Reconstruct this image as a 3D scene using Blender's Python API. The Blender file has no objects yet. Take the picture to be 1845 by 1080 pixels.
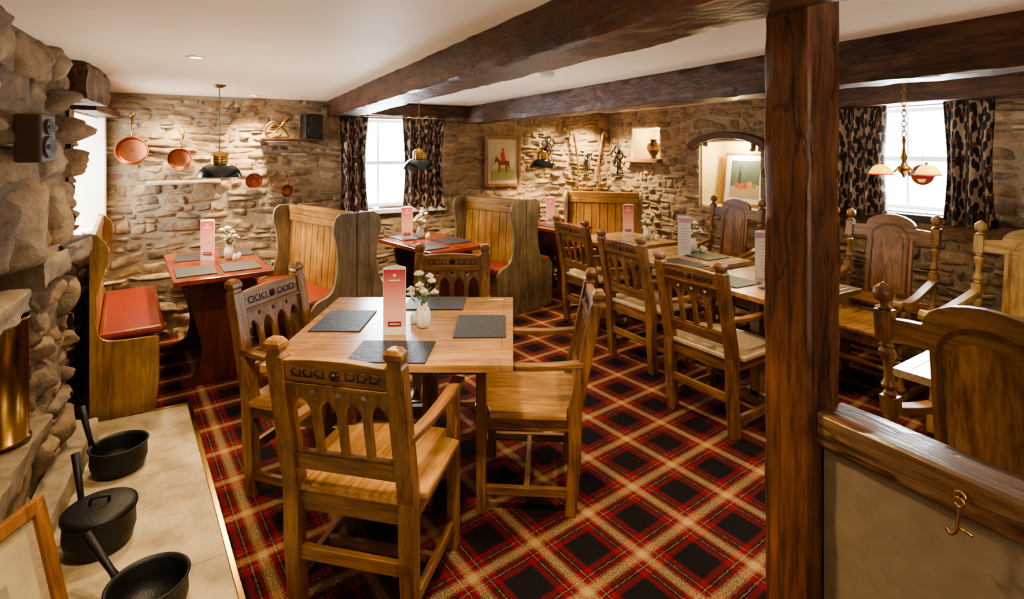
import bpy, bmesh, math, random
from mathutils import Vector, Matrix, noise
rnd=random.Random(11)
TH=math.radians(28.9); ST,CT=math.sin(TH),math.cos(TH)
def V(l,d): return (d*ST+l*CT, d*CT-l*ST)
rad=math.radians
COL=bpy.context.scene.collection
H=2.08
# ------------------------------------------------------------ mesh builder
class MB:
    def __init__(s): s.v=[];s.f=[];s.s=[]
    def add(s,vs,fs,sm=False,M=None):
        o=len(s.v)
        for v in vs:
            v=Vector(v)
            if M is not None: v=M@v
            s.v.append(tuple(v))
        for f in fs:
            s.f.append(tuple(i+o for i in f)); s.s.append(sm)
        return s
    def box(s,x0,x1,y0,y1,z0,z1,M=None):
        vs=[(x0,y0,z0),(x1,y0,z0),(x1,y1,z0),(x0,y1,z0),(x0,y0,z1),(x1,y0,z1),(x1,y1,z1),(x0,y1,z1)]
        fs=[(0,3,2,1),(4,5,6,7),(0,1,5,4),(1,2,6,5),(2,3,7,6),(3,0,4,7)]
        return s.add(vs,fs,False,M)
    def loft(s,secs,sm=False,M=None,cap=True,closed=False):
        n=len(secs[0]);vs=[p for q in secs for p in q];fs=[]
        m=len(secs)
        for i in range(m if closed else m-1):
            a=i*n;b=((i+1)%m)*n
            for j in range(n):
                k=(j+1)%n
                fs.append((a+j,a+k,b+k,b+j))
        if cap and not closed:
            fs.append(tuple(range(n-1,-1,-1)));fs.append(tuple(range((m-1)*n,m*n)))
        return s.add(vs,fs,sm,M)
    def rects(s,L,M=None,sm=False):
        return s.loft([[(x-a,y-b,z),(x+a,y-b,z),(x+a,y+b,z),(x-a,y+b,z)] for x,y,z,a,b in L],sm,M)
    def lathe(s,prof,n=20,c=(0,0,0),M=None,sm=True,cap=False):
        return s.loft([[(c[0]+r*math.cos(2*math.pi*j/n),c[1]+r*math.sin(2*math.pi*j/n),c[2]+z) for j in range(n)] for r,z in prof],sm,M,cap)
    def tube(s,pts,r,n=8,M=None,closed=False,sm=True):
        pts=[Vector(p) for p in pts];m=len(pts)
        rs=r if isinstance(r,(list,tuple)) else [r]*m
        secs=[];up=None
        for i,p in enumerate(pts):
            a=pts[(i-1)%m] if (i>0 or closed) else p
            b=pts[(i+1)%m] if (i<m-1 or closed) else p
            t=(b-a).normalized()
            if up is None:
                up=Vector((0,0,1)) if abs(t.z)<.9 else Vector((1,0,0))
            u=(up-t*up.dot(t))
            if u.length<1e-4: u=t.orthogonal()
            u.normalize();w=t.cross(u);up=u
            secs.append([tuple(p+rs[i]*(math.cos(2*math.pi*j/n)*u+math.sin(2*math.pi*j/n)*w)) for j in range(n)])
        return s.loft(secs,sm,M,True,closed)
    def ball(s,c,r,n=8,m=6,sc=(1,1,1),M=None):
        secs=[]
        for i in range(m+1):
            a=-math.pi/2+math.pi*i/m
            rr=max(math.cos(a),.02)*r
            secs.append([(c[0]+sc[0]*rr*math.cos(2*math.pi*j/n),c[1]+sc[1]*rr*math.sin(2*math.pi*j/n),c[2]+sc[2]*r*math.sin(a)) for j in range(n)])
        return s.loft(secs,True,M)
    def prism(s,poly,t0,t1,plane='yz',M=None):
        def P(a,b,t):
            return {'yz':(t,a,b),'xz':(a,t,b),'xy':(a,b,t)}[plane]
        n=len(poly)
        vs=[P(a,b,t0) for a,b in poly]+[P(a,b,t1) for a,b in poly]
        fs=[tuple(range(n-1,-1,-1)),tuple(range(n,2*n))]+[(i,(i+1)%n,n+(i+1)%n,n+i) for i in range(n)]
        return s.add(vs,fs,False,M)
    def mesh(s,name):
        me=bpy.data.meshes.new(name);me.from_pydata(s.v,[],s.f)
        me.polygons.foreach_set('use_smooth',s.s)
        bm=bmesh.new();bm.from_mesh(me);bmesh.ops.recalc_face_normals(bm,faces=bm.faces);bm.to_mesh(me);bm.free()
        return me
def spline_smooth(P,k=6,closed=False):
    out=[];n=len(P)
    for i in range(n if closed else n-1):
        g=lambda j:Vector(P[j%n]) if closed else Vector(P[min(max(j,0),n-1)])
        p0,p1,p2,p3=g(i-1),g(i),g(i+1),g(i+2)
        for q in range(k):
            t=q/k
            out.append(tuple(.5*((2*p1)+(p2-p0)*t+(2*p0-5*p1+4*p2-p3)*t*t+(3*p1-p0-3*p2+p3)*t**3)))
    if not closed: out.append(tuple(P[-1]))
    return out
def plate(outer,holes,t,M=None):
    cu=bpy.data.curves.new('tmp','CURVE');cu.dimensions='2D';cu.fill_mode='BOTH';cu.extrude=t/2
    for P in [outer]+holes:
        sp=cu.splines.new('POLY');sp.points.add(len(P)-1)
        for i,(a,b) in enumerate(P): sp.points[i].co=(a,b,0,1)
        sp.use_cyclic_u=True
    ob=bpy.data.objects.new('tmp',cu);COL.objects.link(ob)
    dg=bpy.context.evaluated_depsgraph_get()
    me=bpy.data.meshes.new_from_object(ob.evaluated_get(dg))
    vs=[(v.co.x,v.co.z,v.co.y) for v in me.vertices];fs=[tuple(p.vertices) for p in me.polygons]
    bpy.data.objects.remove(ob);bpy.data.curves.remove(cu);bpy.data.meshes.remove(me)
    return vs,fs
def textmesh(body,size,t=.001):
    cu=bpy.data.curves.new('tmp','FONT');cu.body=body;cu.size=size;cu.extrude=t;cu.align_x='CENTER';cu.align_y='CENTER'
    ob=bpy.data.objects.new('tmp',cu);COL.objects.link(ob)
    dg=bpy.context.evaluated_depsgraph_get()
    me=bpy.data.meshes.new_from_object(ob.evaluated_get(dg))
    vs=[(v.co.x,v.co.z,v.co.y) for v in me.vertices];fs=[tuple(p.vertices) for p in me.polygons]
    bpy.data.objects.remove(ob);bpy.data.curves.remove(cu)
    return vs,fs
# ------------------------------------------------------------ objects
def obj(name,mb,mat,bevel=0,parent=None,loc=(0,0,0),rz=0,label=None,category=None,kind=None,group=None,rot=None,split=False):
    me=mb.mesh(name) if isinstance(mb,MB) else mb
    if mat is not None: me.materials.append(mat)
    o=bpy.data.objects.new(name,me);COL.objects.link(o)
    o.location=loc;o.rotation_euler=rot if rot else (0,0,rz)
    if parent: o.parent=parent
    if bevel:
        m=o.modifiers.new('Bevel','BEVEL');m.width=bevel;m.segments=2;m.limit_method='ANGLE';m.angle_limit=rad(40)
    if split:
        m=o.modifiers.new('Split','EDGE_SPLIT');m.split_angle=rad(42)
    tag(o,label,category,kind,group)
    return o
def tag(o,label=None,category=None,kind=None,group=None):
    if label:o['label']=label
    if category:o['category']=category
    if kind:o['kind']=kind
    if group:o['group']=group
def thing(name,label,category,loc,rz=0,group=None,rot=None):
    e=bpy.data.objects.new(name,None);e.empty_display_size=.1;COL.objects.link(e)
    e.location=loc if len(loc)==3 else (loc[0],loc[1],0);e.rotation_euler=rot if rot else (0,0,rz)
    tag(e,label,category,None,group);return e
def dup(root,loc,rz,label=None,remap=None):
    n=root.copy();COL.objects.link(n)
    n.location=loc if len(loc)==3 else (loc[0],loc[1],root.location.z);n.rotation_euler=(0,0,rz)
    if label:n['label']=label
    def rec(a,b):
        for c in list(a.children):
            k=c.copy();COL.objects.link(k);k.parent=b
            if remap and k.type=='MESH' and k.data.materials and k.data.materials[0].name in remap:
                k.data=k.data.copy();k.data.materials[0]=remap[k.data.materials[0].name]
            rec(c,k)
    rec(root,n)
    return n
# ------------------------------------------------------------ materials
def newmat(name):
    m=bpy.data.materials.new(name);m.use_nodes=True;nt=m.node_tree
    b=nt.nodes['Principled BSDF'];return m,nt,b
def plain(name,c,rough=.5,metal=0,emit=0,coat=0,ec=None,bump=0,bs=60,var=.25):
    m,nt,b=newmat(name);b.inputs['Base Color'].default_value=(*c,1);b.inputs['Roughness'].default_value=rough
    b.inputs['Metallic'].default_value=metal;b.inputs['Coat Weight'].default_value=coat
    if emit:
        b.inputs['Emission Color'].default_value=(*(ec or c),1);b.inputs['Emission Strength'].default_value=emit
    n=nt.nodes.new('ShaderNodeTexNoise');n.inputs['Scale'].default_value=bs;n.inputs['Detail'].default_value=6
    tc=nt.nodes.new('ShaderNodeTexCoord');nt.links.new(tc.outputs['Object'],n.inputs['Vector'])
    mx=nt.nodes.new('ShaderNodeMix');mx.data_type='RGBA';mx.blend_type='MULTIPLY';mx.inputs['Factor'].default_value=var
    mx.inputs[6].default_value=(*c,1);nt.links.new(n.outputs['Fac'],mx.inputs[7])
    nt.links.new(mx.outputs[2],b.inputs['Base Color'])
    if bump:
        bp=nt.nodes.new('ShaderNodeBump');bp.inputs['Strength'].default_value=bump;bp.inputs['Distance'].default_value=.01
        nt.links.new(n.outputs['Fac'],bp.inputs['Height']);nt.links.new(bp.outputs[0],b.inputs['Normal'])
    return m
def wood(name,c1,c2,axis='z',rough=.38,coat=.15,sc=1.0,bump=.15,adze=0,crack=0):
    m,nt,b=newmat(name);N=nt.nodes;L=nt.links
    tc=N.new('ShaderNodeTexCoord');oi=N.new('ShaderNodeObjectInfo')
    ad=N.new('ShaderNodeVectorMath');ad.operation='ADD'
    ml=N.new('ShaderNodeMath');ml.operation='MULTIPLY';ml.inputs[1].default_value=7
    L.new(oi.outputs['Random'],ml.inputs[0]);L.new(tc.outputs['Object'],ad.inputs[0]);L.new(ml.outputs[0],ad.inputs[1])
    mp=N.new('ShaderNodeMapping');L.new(ad.outputs[0],mp.inputs['Vector'])
    s=[11*sc]*3;s['xyz'.index(axis)]=1.1*sc;mp.inputs['Scale'].default_value=s
    n1=N.new('ShaderNodeTexNoise');n1.inputs['Scale'].default_value=1.6;n1.inputs['Detail'].default_value=6;n1.inputs['Distortion'].default_value=1.4
    L.new(mp.outputs[0],n1.inputs['Vector'])
    n2=N.new('ShaderNodeTexNoise');n2.inputs['Scale'].default_value=9;n2.inputs['Detail'].default_value=3
    L.new(mp.outputs[0],n2.inputs['Vector'])
    mx=N.new('ShaderNodeMix');mx.data_type='FLOAT';mx.inputs[0].default_value=.4
    L.new(n1.outputs['Fac'],mx.inputs[2]);L.new(n2.outputs['Fac'],mx.inputs[3])
    r=N.new('ShaderNodeValToRGB');r.color_ramp.elements[0].position=.36;r.color_ramp.elements[1].position=.62
    r.color_ramp.elements[0].color=(*c1,1);r.color_ramp.elements[1].color=(*c2,1)
    n3=N.new('ShaderNodeTexNoise');n3.inputs['Scale'].default_value=4.5;n3.inputs['Detail'].default_value=2;L.new(ad.outputs[0],n3.inputs['Vector'])
    pr=N.new('ShaderNodeMapRange');pr.inputs[1].default_value=.3;pr.inputs[2].default_value=.7;pr.inputs[3].default_value=.62;pr.inputs[4].default_value=1.15;L.new(n3.outputs['Fac'],pr.inputs[0])
    pm=N.new('ShaderNodeVectorMath');pm.operation='SCALE';L.new(r.outputs[0],pm.inputs[0]);L.new(pr.outputs[0],pm.inputs['Scale'])
    L.new(mx.outputs[0],r.inputs[0]);L.new(pm.outputs[0],b.inputs['Base Color'])
    b.inputs['Roughness'].default_value=rough;b.inputs['Coat Weight'].default_value=coat;b.inputs['Coat Roughness'].default_value=.2
    bp=N.new('ShaderNodeBump');bp.inputs['Strength'].default_value=bump;bp.inputs['Distance'].default_value=.004
    L.new(mx.outputs[0],bp.inputs['Height']);L.new(bp.outputs[0],b.inputs['Normal'])
    last=bp
    if crack:
        mp3=N.new('ShaderNodeMapping');s=[10,10,10];s['xyz'.index(axis)]=.8;mp3.inputs['Scale'].default_value=s;L.new(tc.outputs['Object'],mp3.inputs['Vector'])
        n4=N.new('ShaderNodeTexNoise');n4.inputs['Scale'].default_value=1;n4.inputs['Detail'].default_value=3;n4.inputs['Distortion'].default_value=.6;L.new(mp3.outputs[0],n4.inputs['Vector'])
        sb=N.new('ShaderNodeMath');sb.operation='SUBTRACT';sb.inputs[1].default_value=.5;L.new(n4.outputs['Fac'],sb.inputs[0])
        ab=N.new('ShaderNodeMath');ab.operation='ABSOLUTE';L.new(sb.outputs[0],ab.inputs[0])
        cr=N.new('ShaderNodeMapRange');cr.inputs[1].default_value=.001;cr.inputs[2].default_value=.008;cr.inputs[3].default_value=1-crack;cr.inputs[4].default_value=1;L.new(ab.outputs[0],cr.inputs[0])
        p2=N.new('ShaderNodeVectorMath');p2.operation='SCALE';L.new(pm.outputs[0],p2.inputs[0]);L.new(cr.outputs[0],p2.inputs['Scale']);L.new(p2.outputs[0],b.inputs['Base Color'])
        b3=N.new('ShaderNodeBump');b3.inputs['Strength'].default_value=.5;b3.inputs['Distance'].default_value=.003
        L.new(cr.outputs[0],b3.inputs['Height']);L.new(last.outputs[0],b3.inputs['Normal']);L.new(b3.outputs[0],b.inputs['Normal']);last=b3
    if adze:
        mp2=N.new('ShaderNodeMapping');s=[11,11,11];s['xyz'.index(axis)]=6.5;mp2.inputs['Scale'].default_value=s
        nw=N.new('ShaderNodeTexNoise');nw.inputs['Scale'].default_value=5;L.new(tc.outputs['Object'],nw.inputs['Vector'])
        av=N.new('ShaderNodeVectorMath');av.operation='MULTIPLY_ADD';av.inputs[1].default_value=(.15,.15,.15);L.new(nw.outputs['Color'],av.inputs[0]);L.new(tc.outputs['Object'],av.inputs[2])
        L.new(av.outputs[0],mp2.inputs['Vector'])
        vo=N.new('ShaderNodeTexNoise');vo.inputs['Scale'].default_value=1.6;vo.inputs['Detail'].default_value=3;L.new(mp2.outputs[0],vo.inputs['Vector'])
        b2=N.new('ShaderNodeBump');b2.inputs['Strength'].default_value=adze;b2.inputs['Distance'].default_value=.02
        L.new(vo.outputs['Fac'],b2.inputs['Height']);L.new(last.outputs[0],b2.inputs['Normal']);L.new(b2.outputs[0],b.inputs['Normal'])
    return m
def stonemat(name,bumps=.7,sc=1,dark=1.0,warm=(.36,.22,.11)):
    m,nt,b=newmat(name);N=nt.nodes;L=nt.links
    at=N.new('ShaderNodeAttribute');at.attribute_name='col'
    tc=N.new('ShaderNodeTexCoord')
    n=N.new('ShaderNodeTexNoise');n.inputs['Scale'].default_value=16*sc;n.inputs['Detail'].default_value=9;n.inputs['Roughness'].default_value=.68
    L.new(tc.outputs['Object'],n.inputs['Vector'])
    n2=N.new('ShaderNodeTexNoise');n2.inputs['Scale'].default_value=4*sc;n2.inputs['Detail'].default_value=4
    L.new(tc.outputs['Object'],n2.inputs['Vector'])
    r=N.new('ShaderNodeValToRGB');e=r.color_ramp.elements
    e[0].position=.30;e[0].color=(.38*dark,.33*dark,.28*dark,1);e[1].position=.70;e[1].color=(1.22*dark,1.14*dark,1.0*dark,1)
    L.new(n.outputs['Fac'],r.inputs[0])
    mx=N.new('ShaderNodeMix');mx.data_type='RGBA';mx.blend_type='MULTIPLY';mx.inputs['Factor'].default_value=1
    L.new(at.outputs['Color'],mx.inputs[6]);L.new(r.outputs[0],mx.inputs[7])
    m2=N.new('ShaderNodeMix');m2.data_type='RGBA';m2.inputs[7].default_value=(warm[0]*dark,warm[1]*dark,warm[2]*dark,1)
    mm=N.new('ShaderNodeMapRange');mm.inputs[1].default_value=.40;mm.inputs[2].default_value=.75;mm.inputs[3].default_value=.05;mm.inputs[4].default_value=.7;L.new(n2.outputs['Fac'],mm.inputs[0]);L.new(mm.outputs[0],m2.inputs[0])
    L.new(mx.outputs[2],m2.inputs[6]);L.new(m2.outputs[2],b.inputs['Base Color'])
    b.inputs['Roughness'].default_value=.85
    vo=N.new('ShaderNodeTexVoronoi');vo.inputs['Scale'].default_value=20*sc;L.new(tc.outputs['Object'],vo.inputs['Vector'])
    ad=N.new('ShaderNodeMath');ad.operation='MULTIPLY_ADD';ad.inputs[1].default_value=.4;L.new(vo.outputs['Distance'],ad.inputs[0]);L.new(n.outputs['Fac'],ad.inputs[2])
    bp=N.new('ShaderNodeBump');bp.inputs['Strength'].default_value=bumps;bp.inputs['Distance'].default_value=.035
    L.new(ad.outputs[0],bp.inputs['Height']);L.new(bp.outputs[0],b.inputs['Normal'])
    return m
OAK=((.115,.050,.017),(.33,.172,.064))
oakx=wood('oak_x',*OAK,'x');oaky=wood('oak_y',*OAK,'y');oakz=wood('oak_z',*OAK,'z')
SEAT=((.27,.125,.042),(.52,.30,.115))
seatw=wood('oak_seat',*SEAT,'y',.25,.35)
seatp=plain('pale_sheen_seat',(.62,.48,.30),.28,coat=.3,bs=10,var=.4)  # reflected sheen on the row seats, put into a paler base colour
topw=wood('oak_table_top',(.29,.145,.06),(.52,.30,.14),'x',.26,.35,.8)
carved=plain('carved_dark',(.035,.015,.006),.6)
JAC=((.13,.058,.020),(.36,.19,.066))
jacx=wood('armchair_oak_x',*JAC,'x',.35);jacz=wood('armchair_oak_z',*JAC,'z',.35);jacy=wood('armchair_oak_y',*JAC,'y',.35)
PJ=((.26,.15,.05),(.52,.36,.14))
pj={'armchair_oak_x':wood('pale_oak_x',*PJ,'x'),'armchair_oak_y':wood('pale_oak_y',*PJ,'y'),'armchair_oak_z':wood('pale_oak_z',*PJ,'z'),'oak_seat':seatp}
mahx=wood('mahogany_y',(.13,.020,.008),(.32,.062,.022),'y',.18,.5);mahz=wood('mahogany_z',(.055,.012,.006),(.13,.03,.012),'z',.35,.3)
pinez=wood('pine_z',(.20,.10,.028),(.40,.235,.08),'z',.30,.25);piney=wood('pine_x',(.20,.10,.028),(.40,.235,.08),'x',.30,.25)
grayz=wood('weathered_pine_z',(.115,.088,.052),(.28,.22,.14),'z',.4,.15)
BM=((.022,.009,.005),(.125,.050,.023))
darkb=wood('dark_beam_y',*BM,'y',.48,.05,.9,.5,.40,.5)
darkx=wood('dark_beam_x',*BM,'x',.48,.05,.9,.5,.40,.5)
darkz=wood('dark_post_z',(.038,.015,.007),(.20,.078,.032),'z',.42,.1,1.1,.6,.15,.6)
darkcap=wood('dark_cap_y',(.05,.024,.013),(.25,.135,.07),'y',.28,.35,1.1,.6,.12,.6)
redl=plain('red_leather',(.25,.026,.016),.3,coat=.3,bump=.15,bs=150)
copper=plain('copper',(.42,.15,.075),.36,1);brass=plain('brass',(.66,.42,.13),.22,1);brassd=plain('aged_brass',(.30,.19,.07),.4,1)
brassc=plain('dull_brass',(.34,.19,.055),.26,1)
blackiron=plain('cast_iron',(.018,.018,.019),.45,.3,bump=.2,bs=120)
slate=plain('slate',(.030,.034,.045),.5,bump=.3,bs=40)
white=plain('white_ceramic',(.85,.84,.80),.25);whitep=plain('white_paint',(.82,.82,.80),.4)
plasterw=plain('white_plaster',(.85,.82,.76),.8,bump=.2,bs=30)
ceilm=plain('ceiling_paint',(.95,.88,.76),.6,bump=.03,bs=5,var=.12)
plasterb=plain('smooth_beige_plaster',(.27,.205,.13),.75,bump=.12,bs=22,var=.4)
mortar=plain('mortar',(.36,.29,.20),.95,bump=.8,bs=50)
greensh=plain('green_enamel',(.008,.022,.018),.2,coat=.5)
black=plain('black_plastic',(.02,.02,.02),.5);cone=plain('speaker_cone',(.045,.04,.036),.6)
pinkd=plain('dark_red_card',(.33,.03,.04),.45);whitec=plain('white_card',(.86,.84,.82),.5)
cream=plain('cream_petal',(.88,.83,.62),.6);leafg=plain('leaf_green',(.10,.20,.05),.5)
yglass=plain('amber_glass',(.80,.50,.02),.2,emit=1.7,ec=(1,.66,.03));bulb=plain('bulb_glow',(1,.85,.6),.3,emit=14,ec=(1,.78,.45))
stone=stonemat('rubble_stone');bigstone=stonemat('boulder_stone',bumps=1.0,sc=.75,dark=.80,warm=(.40,.25,.14))
# ------------------------------------------------------------ stone walls
PAL=[(.46,.36,.24),(.37,.30,.22),(.55,.45,.31),(.30,.26,.21),(.46,.38,.28),(.25,.21,.17),(.57,.48,.35),(.40,.29,.18),(.48,.40,.30),(.33,.29,.245)]
class Stones:
    def __init__(s): s.v=[];s.f=[];s.c=[]
    def stone(s,O,U,Z,Nn,u0,u1,z0,z1,dep,wob,big):
        g=.003;u0+=g;u1-=g;z0+=g*.7;z1-=g*.7
        nu=max(6,min(13,int((u1-u0)/.025)+3));nv=7 if not big else 10
        if big: nu=max(nu,12)
        col=rnd.choice(PAL);k=rnd.uniform(.68,1.15);col=(col[0]*k,col[1]*k,col[2]*k,1)
        o=len(s.v);dd=dep*rnd.uniform(.3,1.35);sd=rnd.uniform(0,99);tx=rnd.uniform(-.7,.7);ty=rnd.uniform(-.7,.6)
        hu,hz=(u1-u0)/2,(z1-z0)/2;cu,cz=(u0+u1)/2,(z0+z1)/2
        J=[(rnd.uniform(-.18,.12),rnd.uniform(-.30,.16)) for _ in range(4)]
        ju=min(hu,.08);jz=min(hz,.06);bd=-.006 if not big else -.02
        pw=(9,8,.45) if not big else (8,7,.45)
        # random facet planes make the face angular
        F=[(rnd.uniform(-1,1),rnd.uniform(-1,1),rnd.uniform(.55,1.1)) for _ in range(3)]
        for i in range(nu+1):
            a=math.sin((-1+2*i/nu)*math.pi/2)
            for j in range(nv+1):
                b=math.sin((-1+2*j/nv)*math.pi/2)
                w=[(1-a)*(1-b)/4,(1+a)*(1-b)/4,(1+a)*(1+b)/4,(1-a)*(1+b)/4]
                sg=[(-1,-1),(1,-1),(1,1),(-1,1)]
                du=sum(w[q]*J[q][0]*sg[q][0] for q in range(4))*ju*2.0
                dz=sum(w[q]*J[q][1]*sg[q][1] for q in range(4))*jz*2.0
                ax=a*(1-.06*b**4);bz=b*(1-.08*a**4)
                uu=cu+ax*hu+du;zz=cz+bz*hz+dz
                n=noise.noise(Vector((uu*9+sd,zz*13,sd)));n2=noise.noise(Vector((uu*24,zz*30+sd,sd)))
                e=(max(0,1-abs(a)**pw[0])*max(0,1-abs(b)**pw[1]))**pw[2]
                fac=min([1.15]+[c0-p*a*.55-q*b*.55 for p,q,c0 in F])
                fac=max(.25,fac)
                h=bd+(dd-bd)*e*(fac*(1+.3*n)+tx*a*.2+ty*b*.2)+ (.16*dep*n2*e)
                uu+=.010*n2;zz+=.009*n*(1.8 if big else 1)
                zz+=wob*noise.noise(Vector((uu*1.3,zz*2.2,O[0])))
                s.v.append(tuple(O+U*uu+Z*zz+Nn*h));s.c.append(col)
        for i in range(nu):
            for j in range(nv):
                p=o+i*(nv+1)+j;s.f.append((p,p+nv+1,p+nv+2,p+1))
    def face(s,O,U,Nn,u0,u1,z0,z1,openings=(),rh=(.045,.13),sw=(.08,.30),dep=.030,wob=.07,split=.42,big=False):
        O=Vector(O);U=Vector(U);Nn=Vector(Nn);Z=Vector((0,0,1))
        z=z0
        while z<z1-.02:
            h=rnd.uniform(*rh)
            if z+h>z1-.03:h=z1-z
            zm=z+h/2
            spans=[(u0,u1)]
            for op in openings:
                r=op(zm)
                if r:
                    ns=[]
                    for a,b in spans:
                        if r[1]<=a or r[0]>=b: ns.append((a,b))
                        else:
                            if r[0]>a+.03: ns.append((a,r[0]))
                            if r[1]<b-.03: ns.append((r[1],b))
                    spans=ns
            for a,b in spans:
                u=a
                while u<b-.01:
                    w=rnd.uniform(*sw)*(1.15 if h>.08 else 1)
                    if rnd.random()<.3:w*=.55
                    if u+w>b-.07:w=b-u
                    if h>rh[0]*1.6 and rnd.random()<split:
                        m=z+h*rnd.uniform(.3,.7)
                        for (za,zb) in ((z,m),(m,z+h)):
                            if w>.15 and rnd.random()<.4:
                                q=u+w*rnd.uniform(.35,.65);s.stone(O,U,Z,Nn,u,q,za,zb,dep*.8,wob,big);s.stone(O,U,Z,Nn,q,u+w,za,zb,dep*.8,wob,big)
                            else: s.stone(O,U,Z,Nn,u,u+w,za,zb,dep*.85,wob,big)
                    else: s.stone(O,U,Z,Nn,u,u+w,z,z+h,dep,wob,big)
                    u+=w
            z+=h
    def obj(s,name,mat,parent):
        me=bpy.data.meshes.new(name);me.from_pydata(s.v,[],s.f)
        me.polygons.foreach_set('use_smooth',[True]*len(s.f))
        ca=me.color_attributes.new('col','FLOAT_COLOR','POINT')
        ca.data.foreach_set('color',[x for c in s.c for x in c])
        me.materials.append(mat)
        bm=bmesh.new();bm.from_mesh(me);bmesh.ops.recalc_face_normals(bm,faces=bm.faces)
        bm.to_mesh(me);bm.free()
        o=bpy.data.objects.new(name,me);COL.objects.link(o);o.parent=parent
        return o
def rectop(a,b,z0,z1): return lambda z:(a,b) if z0<z<z1 else None
def backing(mb,axis,p0,p1,u0,u1,z0,z1,ops):
    us=sorted(set([u0,u1]+[o[0] for o in ops]+[o[1] for o in ops]));zs=sorted(set([z0,z1]+[o[2] for o in ops]+[o[3] for o in ops]))
    for i in range(len(us)-1):
        for j in range(len(zs)-1):
            um,zm=(us[i]+us[i+1])/2,(zs[j]+zs[j+1])/2
            if any(o[0]<um<o[1] and o[2]<zm<o[3] for o in ops): continue
            if axis=='x': mb.box(us[i],us[i+1],p0,p1,zs[j],zs[j+1])
            else: mb.box(p0,p1,us[i],us[i+1],zs[j],zs[j+1])
XR,YW,XL=4.5,5.5,-.85
W1=(1.2,2.12,.98,1.94)
mb=MB();backing(mb,'x',YW,YW+.4,-1.3,XR+.5,-.02,H,[W1])
w=obj('wall_back',mb,mortar,kind='structure',label='rubble stone wall with a small sash window')
st=Stones();st.face((0,YW,0),(1,0,0),(0,-1,0),XL-.05,XR+.05,0,H,[rectop(*W1)])
st.obj('stonework',stone,w)
W2=(1.60,2.42,1.12,1.94);NI=(4.58,5.08,1.47,1.88);AR=(3.28,4.02,1.0,1.70)
mb=MB();backing(mb,'y',XR,XR+.4,-1.3,YW+.4,-.02,H,[W2,NI,AR])
mb.box(XR+.36,XR+.42,NI[0]-.1,NI[1]+.1,NI[2]-.1,NI[3]+.1);mb.box(XR+.36,XR+.42,AR[0]-.1,AR[1]+.1,AR[2]-.1,AR[3]+.1)
w=obj('wall_right',mb,mortar,kind='structure',label='rubble stone wall with window and lit niches')
def arch(z):
    c=(AR[0]+AR[1])/2;hw=(AR[1]-AR[0])/2
    if AR[2]<z<1.52:return (AR[0],AR[1])
    if 1.52<=z<1.70:
        k=math.sqrt(max(0,1-((z-1.52)/.19)**2));return (c-hw*k,c+hw*k)
    return None
st=Stones();st.face((XR,0,0),(0,1,0),(-1,0,0),-.2,YW-.03,0,H,[rectop(*W2),rectop(*NI),arch])
st.obj('stonework',stone,w)
W3=(4.55,5.42,.95,1.88)
mb=MB();backing(mb,'y',XL-.4,XL,3.5,YW+.4,-.02,H,[W3])
mb.box(XL-.4,XL,-1.3,3.5,-.02,H)
w=obj('wall_left',mb,mortar,kind='structure',label='rubble stone wall beside the fireplace')
st=Stones();st.face((XL,0,0),(0,1,0),(1,0,0),3.55,YW-.03,0,H,[rectop(*W3)]);st.obj('stonework',stone,w)
mb=MB();mb.box(XL-.4,XR+.4,-1.5,-1.3,-.02,H);obj('wall_front',mb,plasterw,kind='structure')
mb=MB();t=.03
mb.box(XL-.38,XL+.05,W3[1]-t,W3[1]+.02,.6,W3[3]+.0);mb.box(XL-.38,XL+.0,W3[0]-.02,W3[0]+t,W3[2],W3[3]);mb.box(XL-.38,XL+.02,W3[0],W3[1],W3[2]-.02,W3[2]+t);mb.box(XL-.38,XL,W3[0],W3[1],W3[3]-t,W3[3]+.02)
obj('trim_1',mb,plasterw,.01,kind='structure')
def liner_y(name,op,x0,x1,mat,t=.02):
    mb=MB();a,b,c,d=op
    mb.box(x0,x1,a,a+t,c,d);mb.box(x0,x1,b-t,b,c,d);mb.box(x0,x1,a,b,c,c+t);mb.box(x0,x1,a,b,d-t,d)
    return obj(name,mb,mat,.004,kind='structure')
creamn=plain('niche_plaster',(.85,.72,.45),.8,bump=.4,bs=18)
liner_y('trim_2',NI,XR,XR+.36,creamn)
mb=MB();mb.box(XR+.34,XR+.36,NI[0],NI[1],NI[2],NI[3]);obj('trim_3',mb,creamn,kind='structure')
liner_y('trim_4',W2,XR,XR+.25,plasterw)
mb=MB();mb.box(XR+.33,XR+.36,AR[0],AR[1],AR[2],AR[3]);obj('trim_5',mb,creamn,kind='structure')
liner_y('trim_9',AR,XR+.03,XR+.34,creamn)
mb=MB();a,b,c,d=W1;t=.02
mb.box(a,a+t,YW,YW+.25,c,d);mb.box(b-t,b,YW,YW+.25,c,d);mb.box(a,b,YW,YW+.25,d-t,d);obj('trim_6',mb,plasterw,.004,kind='structure')
mb=MB();mb.box(W1[0]-.06,W1[1]+.06,YW-.09,YW+.26,W1[2]-.035,W1[2]+.01);obj('trim_7',mb,whitep,.006,kind='structure')
mb=MB();mb.box(XR-.10,XR+.26,W2[0]-.08,W2[1]+.15,W2[2]-.04,W2[2]+.01);obj('trim_8',mb,slate,.006,kind='structure')
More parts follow.
